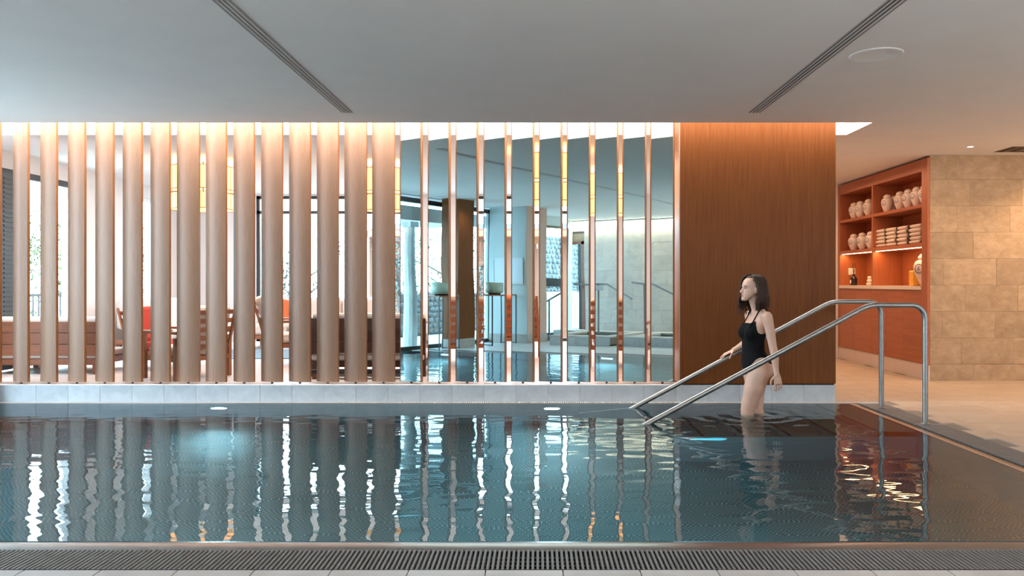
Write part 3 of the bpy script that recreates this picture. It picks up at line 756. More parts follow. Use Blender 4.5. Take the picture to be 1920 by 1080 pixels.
# towels
def towel_mesh():
    b = MB()
    prof = []
    for i in range(13):
        a = PI/2 + PI*i/12; prof.append((-.060 + .042*math.cos(a)*1.1, .026*math.sin(a)))
    poly = prof + [(.17, -.026), (.185, -.018), (.185, .018), (.17, .026)]
    # extrude along width (y)
    n = len(poly); Wd = .122
    ws = [-Wd, -Wd*.93, 0, Wd*.93, Wd]; sc = [.82, 1, 1.04, 1, .82]
    vs_ = [Vector((p[0], w, p[1]*q)) for w, q in zip(ws, sc) for p in poly]
    fs = [(i*n+k, (i+1)*n+k, (i+1)*n+(k+1) % n, i*n+(k+1) % n) for i in range(4) for k in range(n)]
    fs += [tuple(range(n)), tuple(4*n+k for k in range(n))[::-1]]
    b.add(vs_, fs); return b.mesh('towel', M_towel, True)
tm = towel_mesh()
em = MB().rbox((-.085, -.006, -.022), (.17, .004, .022), .004).mesh('dark_border', M_towele)
def ty(px): return (CX+.04)*FPX/(px-1008)
lv = ['bottom', 'second', 'middle', 'fourth', 'top']
for si, (px, sname) in enumerate(((1648, 'leftmost'), (1668, 'second'), (1689, 'third'), (1713, 'rightmost'))):
    for q in range(5):
        t = thing('folded_towel', 'folded cream towel, %s of the %s towel stack' % (lv[q], sname), 'towel', (CX + .15 + random.uniform(-.008, .008), ty(px), 1.595 + .0265 + .0530*q), R(random.uniform(-3, 3)), 'folded towels in the middle right shelf bay')
        link('towel', tm, t); link('dark_border', em, t, (0, -.1255, 0))
        t.scale = (1, (1.0, 1.0, .95, 1.05)[si], .93)
        t.location.z = 1.595 + .0245 + .0485*q
# counter things
t = thing('reed_diffuser', 'black reed diffuser bottle with sticks on the cabinet counter', 'diffuser', (CX + .14, 11.30, 1.09)); 
yy = (CX+.14)*FPX/(1601-1008); t.location.y = yy
MB().lathe([(.045, 0), (.048, .01), (.048, .095), (.040, .115), (.018, .13), (.018, .155), (.022, .155), (.022, .165)], 20).build('bottle', mat('black_glass', (.012, .010, .010), .12), t, smooth=True)
MB().box((-.0495, -.02, .03), (-.0475, .02, .08)).build('paper_label', M_white, t)
for a in (-14, -5, 6, 12): MB().tube([(0, 0, .14), (.02*math.sin(a), math.sin(R(a))*.20, .33)], .0025, 6).build('reed', M_void, t)
t = thing('wall_outlet', 'cream switch plate on the lit cabinet back behind the reed diffuser', 'outlet', (589/FPX*11.648, 11.648, 1.296))
MB().rbox((-.05, -.010, -.05), (.05, 0, .05), .003).build('plate', M_white, t); MB().rbox((-.033, -.013, -.033), (.033, -.009, .033), .003).build('rocker', M_white, t)
t = thing('stone_stack', 'small stack of three pale pebbles beside the cabinet divider', 'ornament', (CX + .12, (CX+.12)*FPX/(1630.5-1008), 1.09))
MB().ell((0, 0, .024), (.045, .045, .024)).build('pebble', M_cer, t, smooth=True); MB().ell((0, -.004, .067), (.040, .040, .022)).build('pebble', M_cer, t, smooth=True); MB().ell((0, .003, .108), (.030, .030, .022)).build('pebble', M_cer, t, smooth=True)
t = thing('yellow_candle', 'ribbed yellow block candle beside the big jar', 'candle', (CX + .09, (CX+.09)*FPX/(1716-1008), 1.09))
M_cand = mat('yellow_wax', (.95, .45, .06), .6, Subsurface_Weight=.2)
MB().rbox((-.05, -.055, 0), (.05, .055, .185), .012).build('body', M_cand, t)
b = MB()
for q in range(7): b.rbox((-.053, -.058, .012 + q*.025), (.053, .058, .026 + q*.025), .005)
b.build('ribs', M_cand, t)

# ------------------------------------------------------------------ lounge furniture
def bench(x0, x1, y, label, back_m, seat_m, top=.76, boards=3, low=False):
    t = thing('wooden_bench', label, 'bench', ((x0+x1)/2, y, FL)); w = (x1-x0)/2; h = top - FL
    zb = h - .40 if boards == 3 else h - .46
    step = (h - .035 - zb) / boards
    for i in range(boards): MB().rbox((-w, -.012, zb + i*step + .003), (w, .012, zb + (i+1)*step - .003), .003).build('back_board', back_m, t)
    for xx in (-w + .03, w - .03): MB().box((xx-.03, .012, 0), (xx+.03, .06, h - .05)).build('leg', back_m, t)
    for xx in (-w + .03, w - .03): MB().box((xx-.03, .68, 0), (xx+.03, .73, .30)).build('leg', back_m, t)
    MB().rbox((-w, .0, .10), (w, .75, .165), .004).build('seat_frame', back_m, t)
    MB().rbox((-w+.01, -.005, .168), (w-.01, .74, .235), .02).build('seat_cushion', seat_m, t)
    MB().rbox((-w+.01, .03, h - .38), (w-.01, .16, h + .012), .03).build('back_cushion', M_fabw, t)
    return t
bench(-5.78, -4.66, 8.3, 'long teak bench with its planked back turned to the pool, at the left', M_bench, M_fabg, .755)
bn = bench(-2.35, -1.16, 8.1, 'dark wooden bench with beige cushions behind the last wooden slats', wood('dark_bench_wood', (.035, .012, .006), (.09, .030, .014), .4, 'x', .8), M_fabw, .80)
t = thing('low_side_table', 'low black bench table in front of the dark wooden bench', 'table', (-1.75, 7.93, FL))
MB().rbox((-.55, -.05, .055), (.55, .05, .095), .003).build('table_top', M_dark, t)
for xx in (-.5, .5): MB().box((xx-.02, -.04, 0), (xx+.02, .04, .055)).build('leg', M_bench, t)

def armchair(x, y, rz, label, fab=M_fabw, s=1.0, wm=M_chairw):
    t = thing('lounge_armchair', label, 'chair', (x, y, FL), rz, None); t.scale = (s, s, s)
    for sx_ in (-.33, .33):
        MB().rbox((sx_-.02, -.32, 0), (sx_+.02, -.27, .50), .004).build('leg', wm, t)
        MB().rbox((sx_-.02, .25, 0), (sx_+.02, .30, .46), .004).build('leg', wm, t)
        MB().rbox((sx_-.03, -.36, .50), (sx_+.03, .32, .53), .006).build('armrest', wm, t)
    MB().rbox((-.33, -.30, .20), (.33, .30, .25), .004).build('seat_frame', wm, t)
    M = Matrix.Translation((0, .25, .25)) @ Matrix.Rotation(R(-16), 4, 'X')
    b = MB()
    for i in range(5): b.rbox((-.31, .0, .08 + i*.10), (.31, .018, .13 + i*.10), .003, M)
    b.rbox((-.33, 0, 0), (-.30, .025, .58), .003, M); b.rbox((.30, 0, 0), (.33, .025, .58), .003, M); b.build('back_frame', wm, t)
    MB().rbox((-.30, -.29, .25), (.30, .26, .36), .04).build('seat_cushion', fab, t)
    MB().rbox((-.29, -.13, .08), (.29, -.002, .56), .05, M).build('back_cushion', fab, t)
    return t
armchair(-4.28, 8.95, R(80), 'teak armchair with red cushions at the end of the left bench', M_red, .86)
armchair(-3.62, 8.12, R(-122), 'teak armchair with cream cushions turned half away, between the left slats', M_fabw, .92)
armchair(-3.05, 9.6, R(110), 'teak armchair with a tilted back beside the pendant lantern', M_fabw)
armchair(-1.02, 9.45, R(200), 'teak armchair behind the first mirror slats', M_fabg)
armchair(-.25, 10.6, R(170), 'teak armchair with orange cushions deep in the lounge', M_orange)
armchair(1.0, 9.2, R(160), 'teak armchair behind the last mirror slats', M_fabw)
def sofa(x, y, rz, w, label, pil=()):
    t = thing('cream_sofa', label, 'sofa', (x, y, FL), rz)
    MB().rbox((-w, -.38, .14), (w, .38, .20), .006).build('frame', M_chairw, t)
    for sx_ in (-w+.05, w-.05):
        for sy_ in (-.33, .33): MB().rbox((sx_-.025, sy_-.025, 0), (sx_+.025, sy_+.025, .14), .004).build('leg', M_chairw, t)
    n = max(1, round(w*2/.75))
    for i in range(n):
        a = -w + 2*w*i/n; c = a + 2*w/n
        MB().rbox((a+.01, -.37, .20), (c-.01, .22, .36), .04).build('seat_cushion', M_fabw, t)
        MB().rbox((a+.01, .14, .34), (c-.01, .36, .74), .05).build('back_cushion', M_fabw, t)
    return t
sofa(-5.3, 11.3, R(90), .8, 'cream sofa against the left lounge wall')
sofa(-3.35, 11.9, 0, 1.0, 'long cream sofa under the far lounge window')
c_ = MB().rbox((-.2, -.06, -.18), (.2, .06, .18), .05).build('throw_pillow', M_orange, None, loc=(-3.98, 11.90, .70), rot=(R(-15), 0, R(10))); tag(c_, 'orange throw pillow on the long cream sofa', 'pillow')
t = MB().rbox((-4.9, 10.0, FL+.0005), (-1.6, 11.3, FL + .012), .004).build('area_rug', M_rug); tag(t, 'blue grey rug on the lounge floor between the sofas', 'rug')
t = thing('blue_pouf', 'round blue pouf before the cream sofa at the left', 'pouf', (-5.05, 10.15, FL + .013))
MB().lathe([(.20, 0), (.27, .03), (.29, .14), (.27, .24), (.20, .27)], 28).build('cushion', M_rug, t, smooth=True); MB().lathe([(.02, .27), (.018, .28)], 12).build('button', M_rug, t)
t = thing('coffee_table', 'low wooden coffee table on the lounge rug', 'table', (-2.2, 10.6, FL + .013))
MB().rbox((-.5, -.3, .30), (.5, .3, .33), .005).build('table_top', M_chairw, t)
for sx_ in (-.45, .45):
    for sy_ in (-.25, .25): MB().rbox((sx_-.02, sy_-.02, 0), (sx_+.02, sy_+.02, .30), .003).build('leg', M_chairw, t)

def lantern(px, d_, dia, label):
    x = (px - 1008)/FPX*d_; t = thing('pendant_lantern', label, 'lamp', (x, d_, 1.13 + 1.383)); r = dia/2
    MB().lathe([(r, -.27), (r, 0), (r-.008, 0), (r-.008, -.27)], 36, cap=False).build('upper_shade', M_lamp, t)
    MB().lathe([(r*.97, -.50), (r*.97, -.32), (r*.97-.008, -.32), (r*.97-.008, -.50)], 36, cap=False).build('lower_shade', M_lamp, t)
    for z in (-.275, -.315, -.505, .0): MB().lathe([(r+.004, z), (r+.004, z+.008), (r-.012, z+.008), (r-.012, z)], 36, cap=False).build('hoop', M_chairw, t)
    b = MB()
    for k in range(30):
        a = 2*PI*k/30; b.tube([((r+.002)*math.cos(a), (r+.002)*math.sin(a), -.50), ((r+.002)*math.cos(a), (r+.002)*math.sin(a), 0)], .0025, 4)
    b.build('ribs', M_chairw, t)['kind'] = 'stuff'
    MB().tube([(0, 0, -.3), (0, 0, .085)], .008, 8).build('stem', M_dark, t)
    for a in range(3): MB().tube([(0, 0, .0), (r*math.cos(a*2.09), r*math.sin(a*2.09), 0)], .004, 6).build('spoke', M_dark, t)
    point_light('lantern_bulb', (x, d_, 2.38), 30, (1, .55, .25), .06)
lantern(381, 9.5, .74, 'yellow two-tier drum lantern behind the left wooden slats')
lantern(722, 9.63, .50, 'yellow two-tier drum lantern behind the last wooden slats')
lantern(1030, 8.69, .74, 'yellow two-tier drum lantern behind the middle mirror slats')
lantern(1138, 10.2, .62, 'yellow two-tier drum lantern behind the right mirror slats, farthest')

# ------------------------------------------------------------------ outdoors
M_ground = noise_col(mat('terrace_gravel', rough=.9), (.50, .49, .47), (.62, .61, .58), (1, 1, 1), 3)
struct(MB().box((-40, -30, -.6), (XL - .22, 50, -.4)).box((XL - .22, 13.25, -.6), (40, 50, -.4)).box((XL-.22, -30, -.6), (40, WY - .3, -.4)).build('ground', M_ground))
struct(MB().box((-8.2, -3, -.4), (XL - .10, 13.2, -.03)).box((-7, 13.2, -.4), (7, 16, -.03)).box((-8.2, -5, -.4), (0, WY - .26, -.03)).build('terrace', M_ground))
M_leaf = noise_col(mat('leaf_green', rough=.6), (.035, .085, .018), (.10, .17, .04), (1, 1, 1), 30, var=.3)
M_leaf2 = noise_col(mat('leaf_blue_green', rough=.6), (.015, .035, .035), (.05, .09, .085), (1, 1, 1), 30, var=.3)
M_bark = noise_col(mat('bark', rough=.9), (.10, .075, .06), (.20, .16, .13), (1, 1, .3), 20)
def tree(x, y, h, r, label, m=M_leaf, n=5200, name='broadleaf_tree', z0=-.45, low=.0):
    t = thing(name, label, 'tree', (x, y, z0))
    b = MB(); b.tube([(0, 0, 0), (.05, .03, h*.35), (-.04, .05, h*.75)], [.11, .08, .04], 8); b.build('trunk', M_bark, t)
    b = MB()
    for k in range(9):
        a = k*2.4; b.tube([(0, .03, h*(.3+.05*k)), (r*.75*math.cos(a), r*.75*math.sin(a), h*(.42+.055*k))], [.03, .008], 5)
    b.build('branches', M_bark, t)
    b = MB()
    cl = [(random.gauss(0, .45)*r, random.gauss(0, .45)*r, random.uniform(low, 1)*h) for _ in range(26)]
    for _ in range(n):
        c = random.choice(cl); p = Vector((c[0] + random.gauss(0, .16)*r, c[1] + random.gauss(0, .16)*r, max(.1, c[2] + random.gauss(0, .07)*h)))
        q = Matrix.Rotation(random.uniform(0, 6.28), 4, 'Z') @ Matrix.Rotation(random.uniform(-1, 1), 4, 'X'); s = random.uniform(.025, .06)
        b.add([p + q @ Vector(v) for v in ((-s*.45, 0, 0), (0, -s, 0), (s*.45, 0, 0.01), (0, s, 0))], [(0, 1, 2, 3)])
    b.build('foliage', m, t)['kind'] = 'stuff'
tree(-9.6, -2.6, 3.0, 1.5, 'bright bushy tree beyond the stone cages, seen in the second mirror slat', M_leaf)
tree(-9.6, -.2, 3.0, 1.1, 'leafy tree beside the weathered post, seen in the first mirror slat', M_leaf)
tree(-9.9, 16.6, 3.0, 1.2, 'bright leafy tree outside the left lounge window', M_leaf)
tree(-8.6, 17.6, 2.6, 1.0, 'blue-green shrub outside the narrow lounge window', M_leaf2)
tree(-4.6, 15.6, 2.4, .8, 'dark branching shrub outside the far window, leftmost', M_leaf2, 3000)
tree(-2.9, 16.4, 2.6, .7, 'dark branching shrub outside the far window, second', M_leaf2, 3000)
tree(-1.3, 15.5, 2.2, .6, 'dark branching shrub outside the far window, third', M_leaf2, 2200)
tree(-5.6, -5.2, 3.6, 1.2, 'green tree behind the glass door', M_leaf)
# gabion walls: wire cages filled with stones
def gabion(name_label, loc, rz, w, h, d=.35, n=150):
    t = thing('gabion_wall', name_label, 'wall', loc, rz)
    MB().box((-w, -d/2+.05, 0), (w, d/2-.05, h-.03)).build('core', M_joint, t)
    b = MB(); nx = int(2*w/.16); nz = int(h/.11)
    for i in range(nx):
        for j in range(nz):
            b.ell((-w + (i+.5+random.uniform(-.2,.2)+.4*(j%2))*2*w/nx, -d/2+.05+random.uniform(-.01,.02), (j+.5)*h/nz), (random.uniform(.07,.10), .05, random.uniform(.05,.065)), 7, 5)
    b.build('stones', noise_col(mat('gabion_stone', rough=.85), (.09, .105, .115), (.20, .22, .23), (1,1,1), 8) if 'gabion_stone' not in bpy.data.materials else bpy.data.materials['gabion_stone'], t)['kind'] = 'stuff'
    b = MB()
    for z in (.02, h/2, h): b.box((-w, -d/2-.03, z-.006), (w, -d/2-.02, z+.006))
    b.build('wire_cage', M_dark, t)
gabion('low wall of stone-filled wire cages on the terrace, seen in the mirror slats', (-8.0, 2.2, -.03), R(90), 4.0, .95)
gabion('tall wall of stone-filled wire cages seen beyond the warm-lit stub wall', (-6.5, -2.4, -.03), R(90), 1.6, 2.3)
t = thing('white_planter', 'long white planter box before the tall stone cages', 'planter', (-6.05, -2.3, -.03))
MB().rbox((-.16, -1.4, 0), (.16, 1.4, .95), .01).build('box', M_white, t); MB().box((-.12, -1.36, .93), (.12, 1.36, .955)).build('soil', M_bark, t)
t = thing('awning_post', 'weathered pale timber post outside, seen in the first mirror slat', 'post', (-6.05, 2.42, -.03))
M_grey = noise_col(mat('weathered_timber', rough=.8), (.38, .38, .37), (.60, .60, .58), (1, 1, .2), 14)
MB().tube([(0, 0, 0), (.03, .02, 1.0), (-.01, 0, 2.25)], [.13, .115, .105], 12).build('trunk', M_grey, t); MB().box((-.12, -.12, 2.2), (.12, .12, 2.3)).build('cap', M_grey, t)
t = thing('white_awning', 'white terrace awning above the timber post', 'awning', (-6.4, 3.2, 2.32))
MB().box((-.9, -2.6, 0), (.9, 2.6, .10)).build('canopy', mat('awning_cloth', (.6, .75, .80), .8), t); MB().box((.86, -2.6, -.08), (.92, 2.6, .16)).build('front_rail', M_white, t)
t = thing('terrace_fence', 'pale metal fence outside the left windows', 'fence', (-8.4, 14.5, -.05))
for z in (.15, .95): MB().box((-.02, -4.5, z), (.02, 4.5, z+.04)).build('rail', M_dark, t)
pm_ = MB().box((-.01, -.01, 0), (.01, .01, 1.0)).mesh('picket', M_dark)
for i in range(60): link('picket', pm_, t, (0, -4.45 + i*.15, 0))
# timber house beyond the far windows
h = thing('timber_house', 'terracotta and timber house behind the shrubs outside the far window', 'building', (-1.0, 21.5, -.4))
MB().box((-3.6, 0, 0), (5.5, 3, 3.3)).build('wall', mat('terracotta_render', (.15, .075, .045), .9), h)
MB().prism([(-4.1, 3.3), (6.0, 3.3), (5.3, 4.4), (-3.4, 4.4)], -.5, 3.4).build('roof', mat('slate_roof', (.12, .13, .17), .8), h)
h.children[-1].rotation_euler = (R(90), 0, 0); h.children[-1].location = (0, 3.2, 0)
M_pw = mat('dark_pane', (.12, .12, .2), .1)
for i in range(5):
    w_ = MB().box((-3.2 + i*1.7, -.05, 1.2), (-2.2 + i*1.7, .02, 2.4)).build('window', M_chairw, h); MB().box((-3.12 + i*1.7, -.06, 1.28), (-2.28 + i*1.7, -.051, 2.32)).build('pane', M_pw, w_)
MB().box((-3.8, -.9, 2.75), (5.6, .1, 2.9)).build('balcony', M_chairw, h)
for i in range(5): MB().box((-3.7 + i*2.2, -.9, 0), (-3.55 + i*2.2, -.75, 2.75)).build('post', M_chairw, h)

# ------------------------------------------------------------------ the woman
FW = Vector((-.978, -.208, 0)); SD = Vector((.208, -.978, 0)); UP = Vector((0, 0, 1))
def ring_loft(b, rings, n=24):
    """rings: (centre, axisA*ra, axisB*rb)"""
    vs_ = []
    for c, a, q in rings:
        for k in range(n):
            t_ = 2*PI*k/n; vs_.append(c + a*math.cos(t_) + q*math.sin(t_))
    m = len(rings)
    fs = [(i*n+k, i*n+(k+1) % n, (i+1)*n+(k+1) % n, (i+1)*n+k) for i in range(m-1) for k in range(n)]
    fs += [tuple(range(n))[::-1], tuple((m-1)*n+k for k in range(n))]
    b.add(vs_, fs)
def interp(tab, z):
    for i in range(len(tab) - 1):
        a, c = tab[i], tab[i+1]
        if a[0] <= z <= c[0]:
            u = (z - a[0])/(c[0] - a[0]); u = u*u*(3-2*u)
            return [a[j] + (c[j]-a[j])*u for j in range(1, len(a))]
    return list((tab[0] if z < tab[0][0] else tab[-1])[1:])
# torso table: z, cx (world x of the axis), front-back radius, side radius
TOR = [(.335, 1.885, .062, .120), (.37, 1.887, .098, .155), (.42, 1.882, .106, .162), (.48, 1.872, .099, .148), (.555, 1.860, .084, .116), (.62, 1.858, .084, .116), (.70, 1.866, .091, .130), (.77, 1.880, .086, .138), (.83, 1.896, .066, .140), (.865, 1.902, .050, .112), (.89, 1.900, .044, .062)]
CY = 6.76
body = MB()
rg = []
for i in range(34):
    z = .335 + (.89 - .335)*i/33; cx, rf, rs = interp(TOR, z)
    rg.append((Vector((cx, CY, z)), FW*rf, SD*rs))
ring_loft(body, rg)
def seg(pts, n=14, flat=None):
    """pts: (x,y,z,r)"""
    P = []
    for i in range(len(pts) - 1):
        for j in range(6):
            u = j/6; a, c = Vector(pts[i][:3]), Vector(pts[i+1][:3]); uu = u*u*(3-2*u)
            P.append((a.lerp(c, u), pts[i][3] + (pts[i+1][3]-pts[i][3])*uu))
    P.append((Vector(pts[-1][:3]), pts[-1][3]))
    body.tube([p[0] for p in P], [p[1] for p in P], n)
    for q in (P[0], P[-1]): body.ell(q[0], (q[1]*.99,)*3, 12, 8)
# bust and seat
for s_ in (-1, 1):
    c = Vector((1.868, CY, .705)) + FW*.058 + SD*s_*.056 - UP*.004; body.ell(c, (.058, .062, .064), 22, 16)
    c = Vector((1.887, CY, .385)) - FW*.052 + SD*s_*.070; body.ell(c, (.074, .074, .075), 18, 12)
# shoulders
for s_ in (-1, 1):
    c = Vector((1.902, CY, .850)) + SD*s_*.120; body.ell(c, (.046, .060, .034), 16, 10)
# neck
seg([(1.900, CY, .855, .052), (1.882, CY-.005, .915, .042), (1.856, CY-.01, 1.01, .045)], 18)
for s_ in (-1, 1): seg([tuple(Vector((1.893, CY, .925)) + SD*s_*.030) + (.022,), tuple(Vector((1.908, CY, .872)) + SD*s_*.095) + (.022,)], 12)
# legs: near (left) leg forward, far leg behind
hipL = Vector((1.884, CY, .36)) + SD*.078; hipR = Vector((1.884, CY, .36)) - SD*.078
seg([(hipL.x-.01, hipL.y, .37, .094), (hipL.x-.045, hipL.y+.01, .25, .088), (1.812, 6.71, .10, .066), (1.797, 6.72, .04, .056), (1.802, 6.73, -.06, .053), (1.822, 6.74, -.14, .053), (1.828, 6.75, -.26, .038), (1.826, 6.75, -.325, .034)], 36)
seg([(hipR.x+.01, hipR.y, .37, .092), (hipR.x+.030, hipR.y, .25, .086), (1.905, 6.82, .10, .062), (1.905, 6.82, .02, .054), (1.945, 6.83, -.07, .050), (1.985, 6.83, -.17, .036), (1.995, 6.83, -.175, .034)], 36)
# feet
def foot(x, y, z):
    body.ell((x+.03, y, z+.03), (.035, .032, .035), 14, 8); seg([(x+.02, y, z+.035, .033), (x-.06, y-.015, z+.028, .030), (x-.12, y-.03, z+.016, .020), (x-.15, y-.035, z+.012, .013)], 12)
foot(1.815, 6.75, -.365); foot(1.99, 6.83, -.215)
# near arm hanging (left)
shL = Vector((1.903, CY, .845)) + SD*.155
el = Vector((1.975, 6.585, .595)); wr = Vector((1.992, 6.545, .385))
seg([(shL.x, shL.y, shL.z, .044), (1.958, 6.60, .72, .040), (el.x, el.y, el.z, .034), (1.984, 6.567, .53, .034), (wr.x, wr.y, wr.z, .0225), (1.997, 6.541, .365, .023)], 16)
def finger(base, dirs, lens, r):
    p = Vector(base); pts = [(p.x, p.y, p.z, r)]
    for d_, l in zip(dirs, lens):
        p = p + Vector(d_).normalized()*l; r *= .92; pts.append((p.x, p.y, p.z, r))
    seg(pts, 10)
# left hand: palm faces the body, slightly curled
pc = Vector((2.001, 6.540, .330))
hd = Vector((.10, -.03, -1)).normalized(); hw = Vector((1, .25, .10)).normalized(); hn = hw.cross(hd)
def palm(c, hd, hw, hn, L=.082, Wd=.036, T=.013):
    rr = []
    for i in range(9):
        u = i/8; w = Wd*(.72 + .30*math.sin(min(1, u*1.3)*PI/2)); t_ = T*(1.15 - .25*u)
        rr.append((c + hd*(-L*.45 + L*u), hw*w, hn*t_))
    ring_loft(body, rr, 16)
palm(pc, hd, hw, hn)
for i, (o, l) in enumerate(((-.030, .056), (-.010, .064), (.011, .060), (.031, .048))):
    k_ = .12 + .06*i; bs = pc + hd*.040 + hw*o
    dA = hd + hw*o*5.0 + hn*.10; dB = hd - hw*.05 + hn*(.35+k_); dC = hd + hn*(.75+k_)
    finger(bs, (dA, dB, dC), (l*.50, l*.36, l*.30), .0080)
finger(pc - hd*.020 - hw*.026, (hd*.7 - hw*.75 + hn*.3, hd - hw*.25 + hn*.35, hd + hn*.3), (.032, .026, .020), .0105)
# far arm reaching to the rail
shR = Vector((1.900, CY, .845)) - SD*.155
eR = Vector((1.925, 7.00, .640)); wR = Vector((1.782, 7.062, .532))
seg([(shR.x, shR.y, shR.z, .044), ((shR.x+eR.x)/2, (shR.y+eR.y)/2, .745, .040), (eR.x, eR.y, eR.z, .033), (1.885, 7.02, .608, .033), (wR.x, wR.y, wR.z, .0225), (1.765, 7.065, .522, .022)], 16)
hd2 = Vector((-.90, .05, -.42)).normalized(); hw2 = Vector((.02, 1, .05)).normalized(); hn2 = hd2.cross(hw2)
if hn2.z > 0: hn2 = -hn2
pc2 = Vector((1.738, 7.068, .507))
palm(pc2, hd2, hw2, hn2, .078, .034, .012)
for i, (o, l) in enumerate(((-.029, .050), (-.0100, .057), (.0100, .054), (.029, .044))):
    bs = pc2 + hd2*.036 + hw2*o
    wrap = hw2 * (-o*12)
    finger(bs, (hd2 + hn2*.10, hd2 + hn2*(.55 if abs(o) > .02 else .22), hd2 + hn2*(.95 if abs(o) > .02 else .42)), (l*.50, l*.38, l*.32), .0080)
finger(pc2 - hd2*.018 - hw2*.026, (hd2*.8 - hw2*.6 + hn2*.5, hd2*.9 + hn2*.8, hd2*.8 + hn2*.8 + hw2*.2), (.030, .026, .020), .010)
# head
HY = R(12)
HF = Vector((-math.cos(HY), -math.sin(HY), 0)); HS = Vector((math.sin(HY), -math.cos(HY), 0))
tilt = Matrix.Rotation(R(-4), 3, HS)
H0 = Vector((1.838, 6.745, .970))
def hp(f, s, z): 
    return H0 + tilt @ (HF*f + HS*s + UP*z)
HT = [(0, .046, .082, .020), (.012, .028, .088, .031), (.030, .000, .089, .042), (.050, -.030, .088, .053), (.070, -.060, .086, .061), (.090, -.080, .083, .067), (.108, -.090, .078, .070), (.122, -.094, .086, .072), (.145, -.096, .087, .074), (.170, -.090, .078, .071), (.190, -.076, .062, .061), (.206, -.052, .040, .045), (.217, -.022, .012, .020)]
rr = []
for i in range(46):
    z = .217*i/45; bk, frn, hwid = interp(HT, z)
    c = (bk + frn)/2; ra = (frn - bk)/2
    rr.append((hp(c, 0, z), (tilt @ HF)*ra, (tilt @ HS)*hwid))
ring_loft(body, rr, 28)
# nose, lips, chin, brow, cheeks, ears
TF, TS, TU = tilt @ HF, tilt @ HS, tilt @ UP
seg([tuple(hp(.080, 0, .112)) + (.007,), tuple(hp(.093, 0, .092)) + (.0085,), tuple(hp(.103, 0, .076)) + (.0105,), tuple(hp(.094, 0, .068)) + (.009,)], 12)
for s_ in (-1, 1):
    body.ell(hp(.092, .010*s_, .071), (.008, .008, .007), 10, 8)
    body.ell(hp(-.004, .072*s_, .095), (.016, .010, .028), 12, 8)
    body.ell(hp(.074, .028*s_, .124), (.014, .018, .008), 12, 8)
body.ell(hp(.078, 0, .012), (.016, .018, .014), 12, 8)
raw = body.mesh('raw_body', M_skin)
tmp = bpy.data.objects.new('raw', raw); COL.objects.link(tmp)
md = tmp.modifiers.new('r', 'REMESH'); md.mode = 'VOXEL'; md.voxel_size = .0033; md.use_smooth_shade = True
ms = tmp.modifiers.new('s', 'SMOOTH'); ms.factor = .5; ms.iterations = 9
dg = bpy.context.evaluated_depsgraph_get(); dg.update()
bme = bpy.data.meshes.new_from_object(tmp.evaluated_get(dg)); bme.name = 'person'
bpy.data.objects.remove(tmp)
_bm = bmesh.new(); _bm.from_mesh(bme)
def _sm(test, it):
    vs_ = [v for v in _bm.verts if test(v.co)]
    for _ in range(it): bmesh.ops.smooth_vert(_bm, verts=vs_, factor=.5, use_axis_x=True, use_axis_y=True, use_axis_z=True)
def _tor(p):
    d = p - Vector((interp(TOR, min(max(p.z, .335), .89))[0], CY, p.z)); return d.dot(FW), abs(d.dot(SD))
_sm(lambda p: .60 < p.z < .80 and _tor(p)[0] > .02 and _tor(p)[1] < .12, 45)
_sm(lambda p: .24 < p.z < .50 and _tor(p)[1] < .175 and p.y > 6.60 and p.x > 1.77 and p.x < 2.02 and p.y < 6.95, 30)
_sm(lambda p: .76 < p.z < .93 and _tor(p)[1] > .04 and _tor(p)[1] < .21, 14)
_bm.to_mesh(bme); _bm.free()
bme.materials.clear(); bme.materials.append(M_skin); bme.materials.append(M_lipm); bme.shade_smooth()
person = link('person', bme); tag(person, 'woman in a black swimsuit wading down the steps, hand on the rail', 'person')
# swimsuit: the covered part of the torso, lifted off the skin
def local(p):
    cx, rf, rs = interp(TOR, min(max(p.z, .335), .89))
    d = p - Vector((cx, CY, p.z)); return d.dot(FW), d.dot(SD), rf, rs
def in_suit(p):
    if p.z < .30 or p.z > .84: return False
    f, s, rf, rs = local(p); a = abs(s)
    if a > rs*1.10 + .004: return False
    if p.z < .335 + .0: return False
    lo = (.322 if a < .03 else .322 + (a - .03)*1.55) if f > -.02 else .335 + max(0, a - .03)*1.1
    if p.z < lo: return False
    if f > 0:
        hi = .785 + .45*max(0, a - .045)**1.0 - (.0 if a < .10 else (a-.10)*4.2)
    else: hi = .72 - .3*max(0, .08 - a) - (0 if a < .105 else (a-.105)*1.0)
    return p.z < hi
co = [v.co.copy() for v in bme.vertices]; no_ = [v.normal.copy() for v in bme.vertices]
sel = [in_suit(c) for c in co]; idx = {}; sv = []; sf = []
for p in bme.polygons:
    if all(sel[i] for i in p.vertices):
        f_i = []
        for i in p.vertices:
            if i not in idx: idx[i] = len(sv); sv.append(co[i] + no_[i]*.0032)
            f_i.append(idx[i])
        sf.append(f_i)
bvh = BVHTree.FromPolygons(co, [tuple(p.vertices) for p in bme.polygons])
bm = bmesh.new(); vv = [bm.verts.new(v) for v in sv]
for f_i in sf: bm.faces.new([vv[i] for i in f_i])
for it in range(3):
    lone = [f for f in bm.faces if sum(1 for e in f.edges if e.is_boundary) >= 2]
    bmesh.ops.delete(bm, geom=lone, context='FACES')
for it in range(14):
    new = {}
    for v in bm.verts:
        nb = [e.other_vert(v).co for e in v.link_edges if e.is_boundary]
        if len(nb) == 2: new[v] = v.co*.4 + (nb[0] + nb[1])*.3
    for v, c_ in new.items(): v.co = c_
for v in bm.verts:
    if v.is_boundary:
        h_ = bvh.find_nearest(v.co); v.co = h_[0] + h_[1]*.0028
bm.verts.index_update(); suit = MB(); suit.add([v.co.copy() for v in bm.verts], [[v.index for v in f.verts] for f in bm.faces]); bm.free()
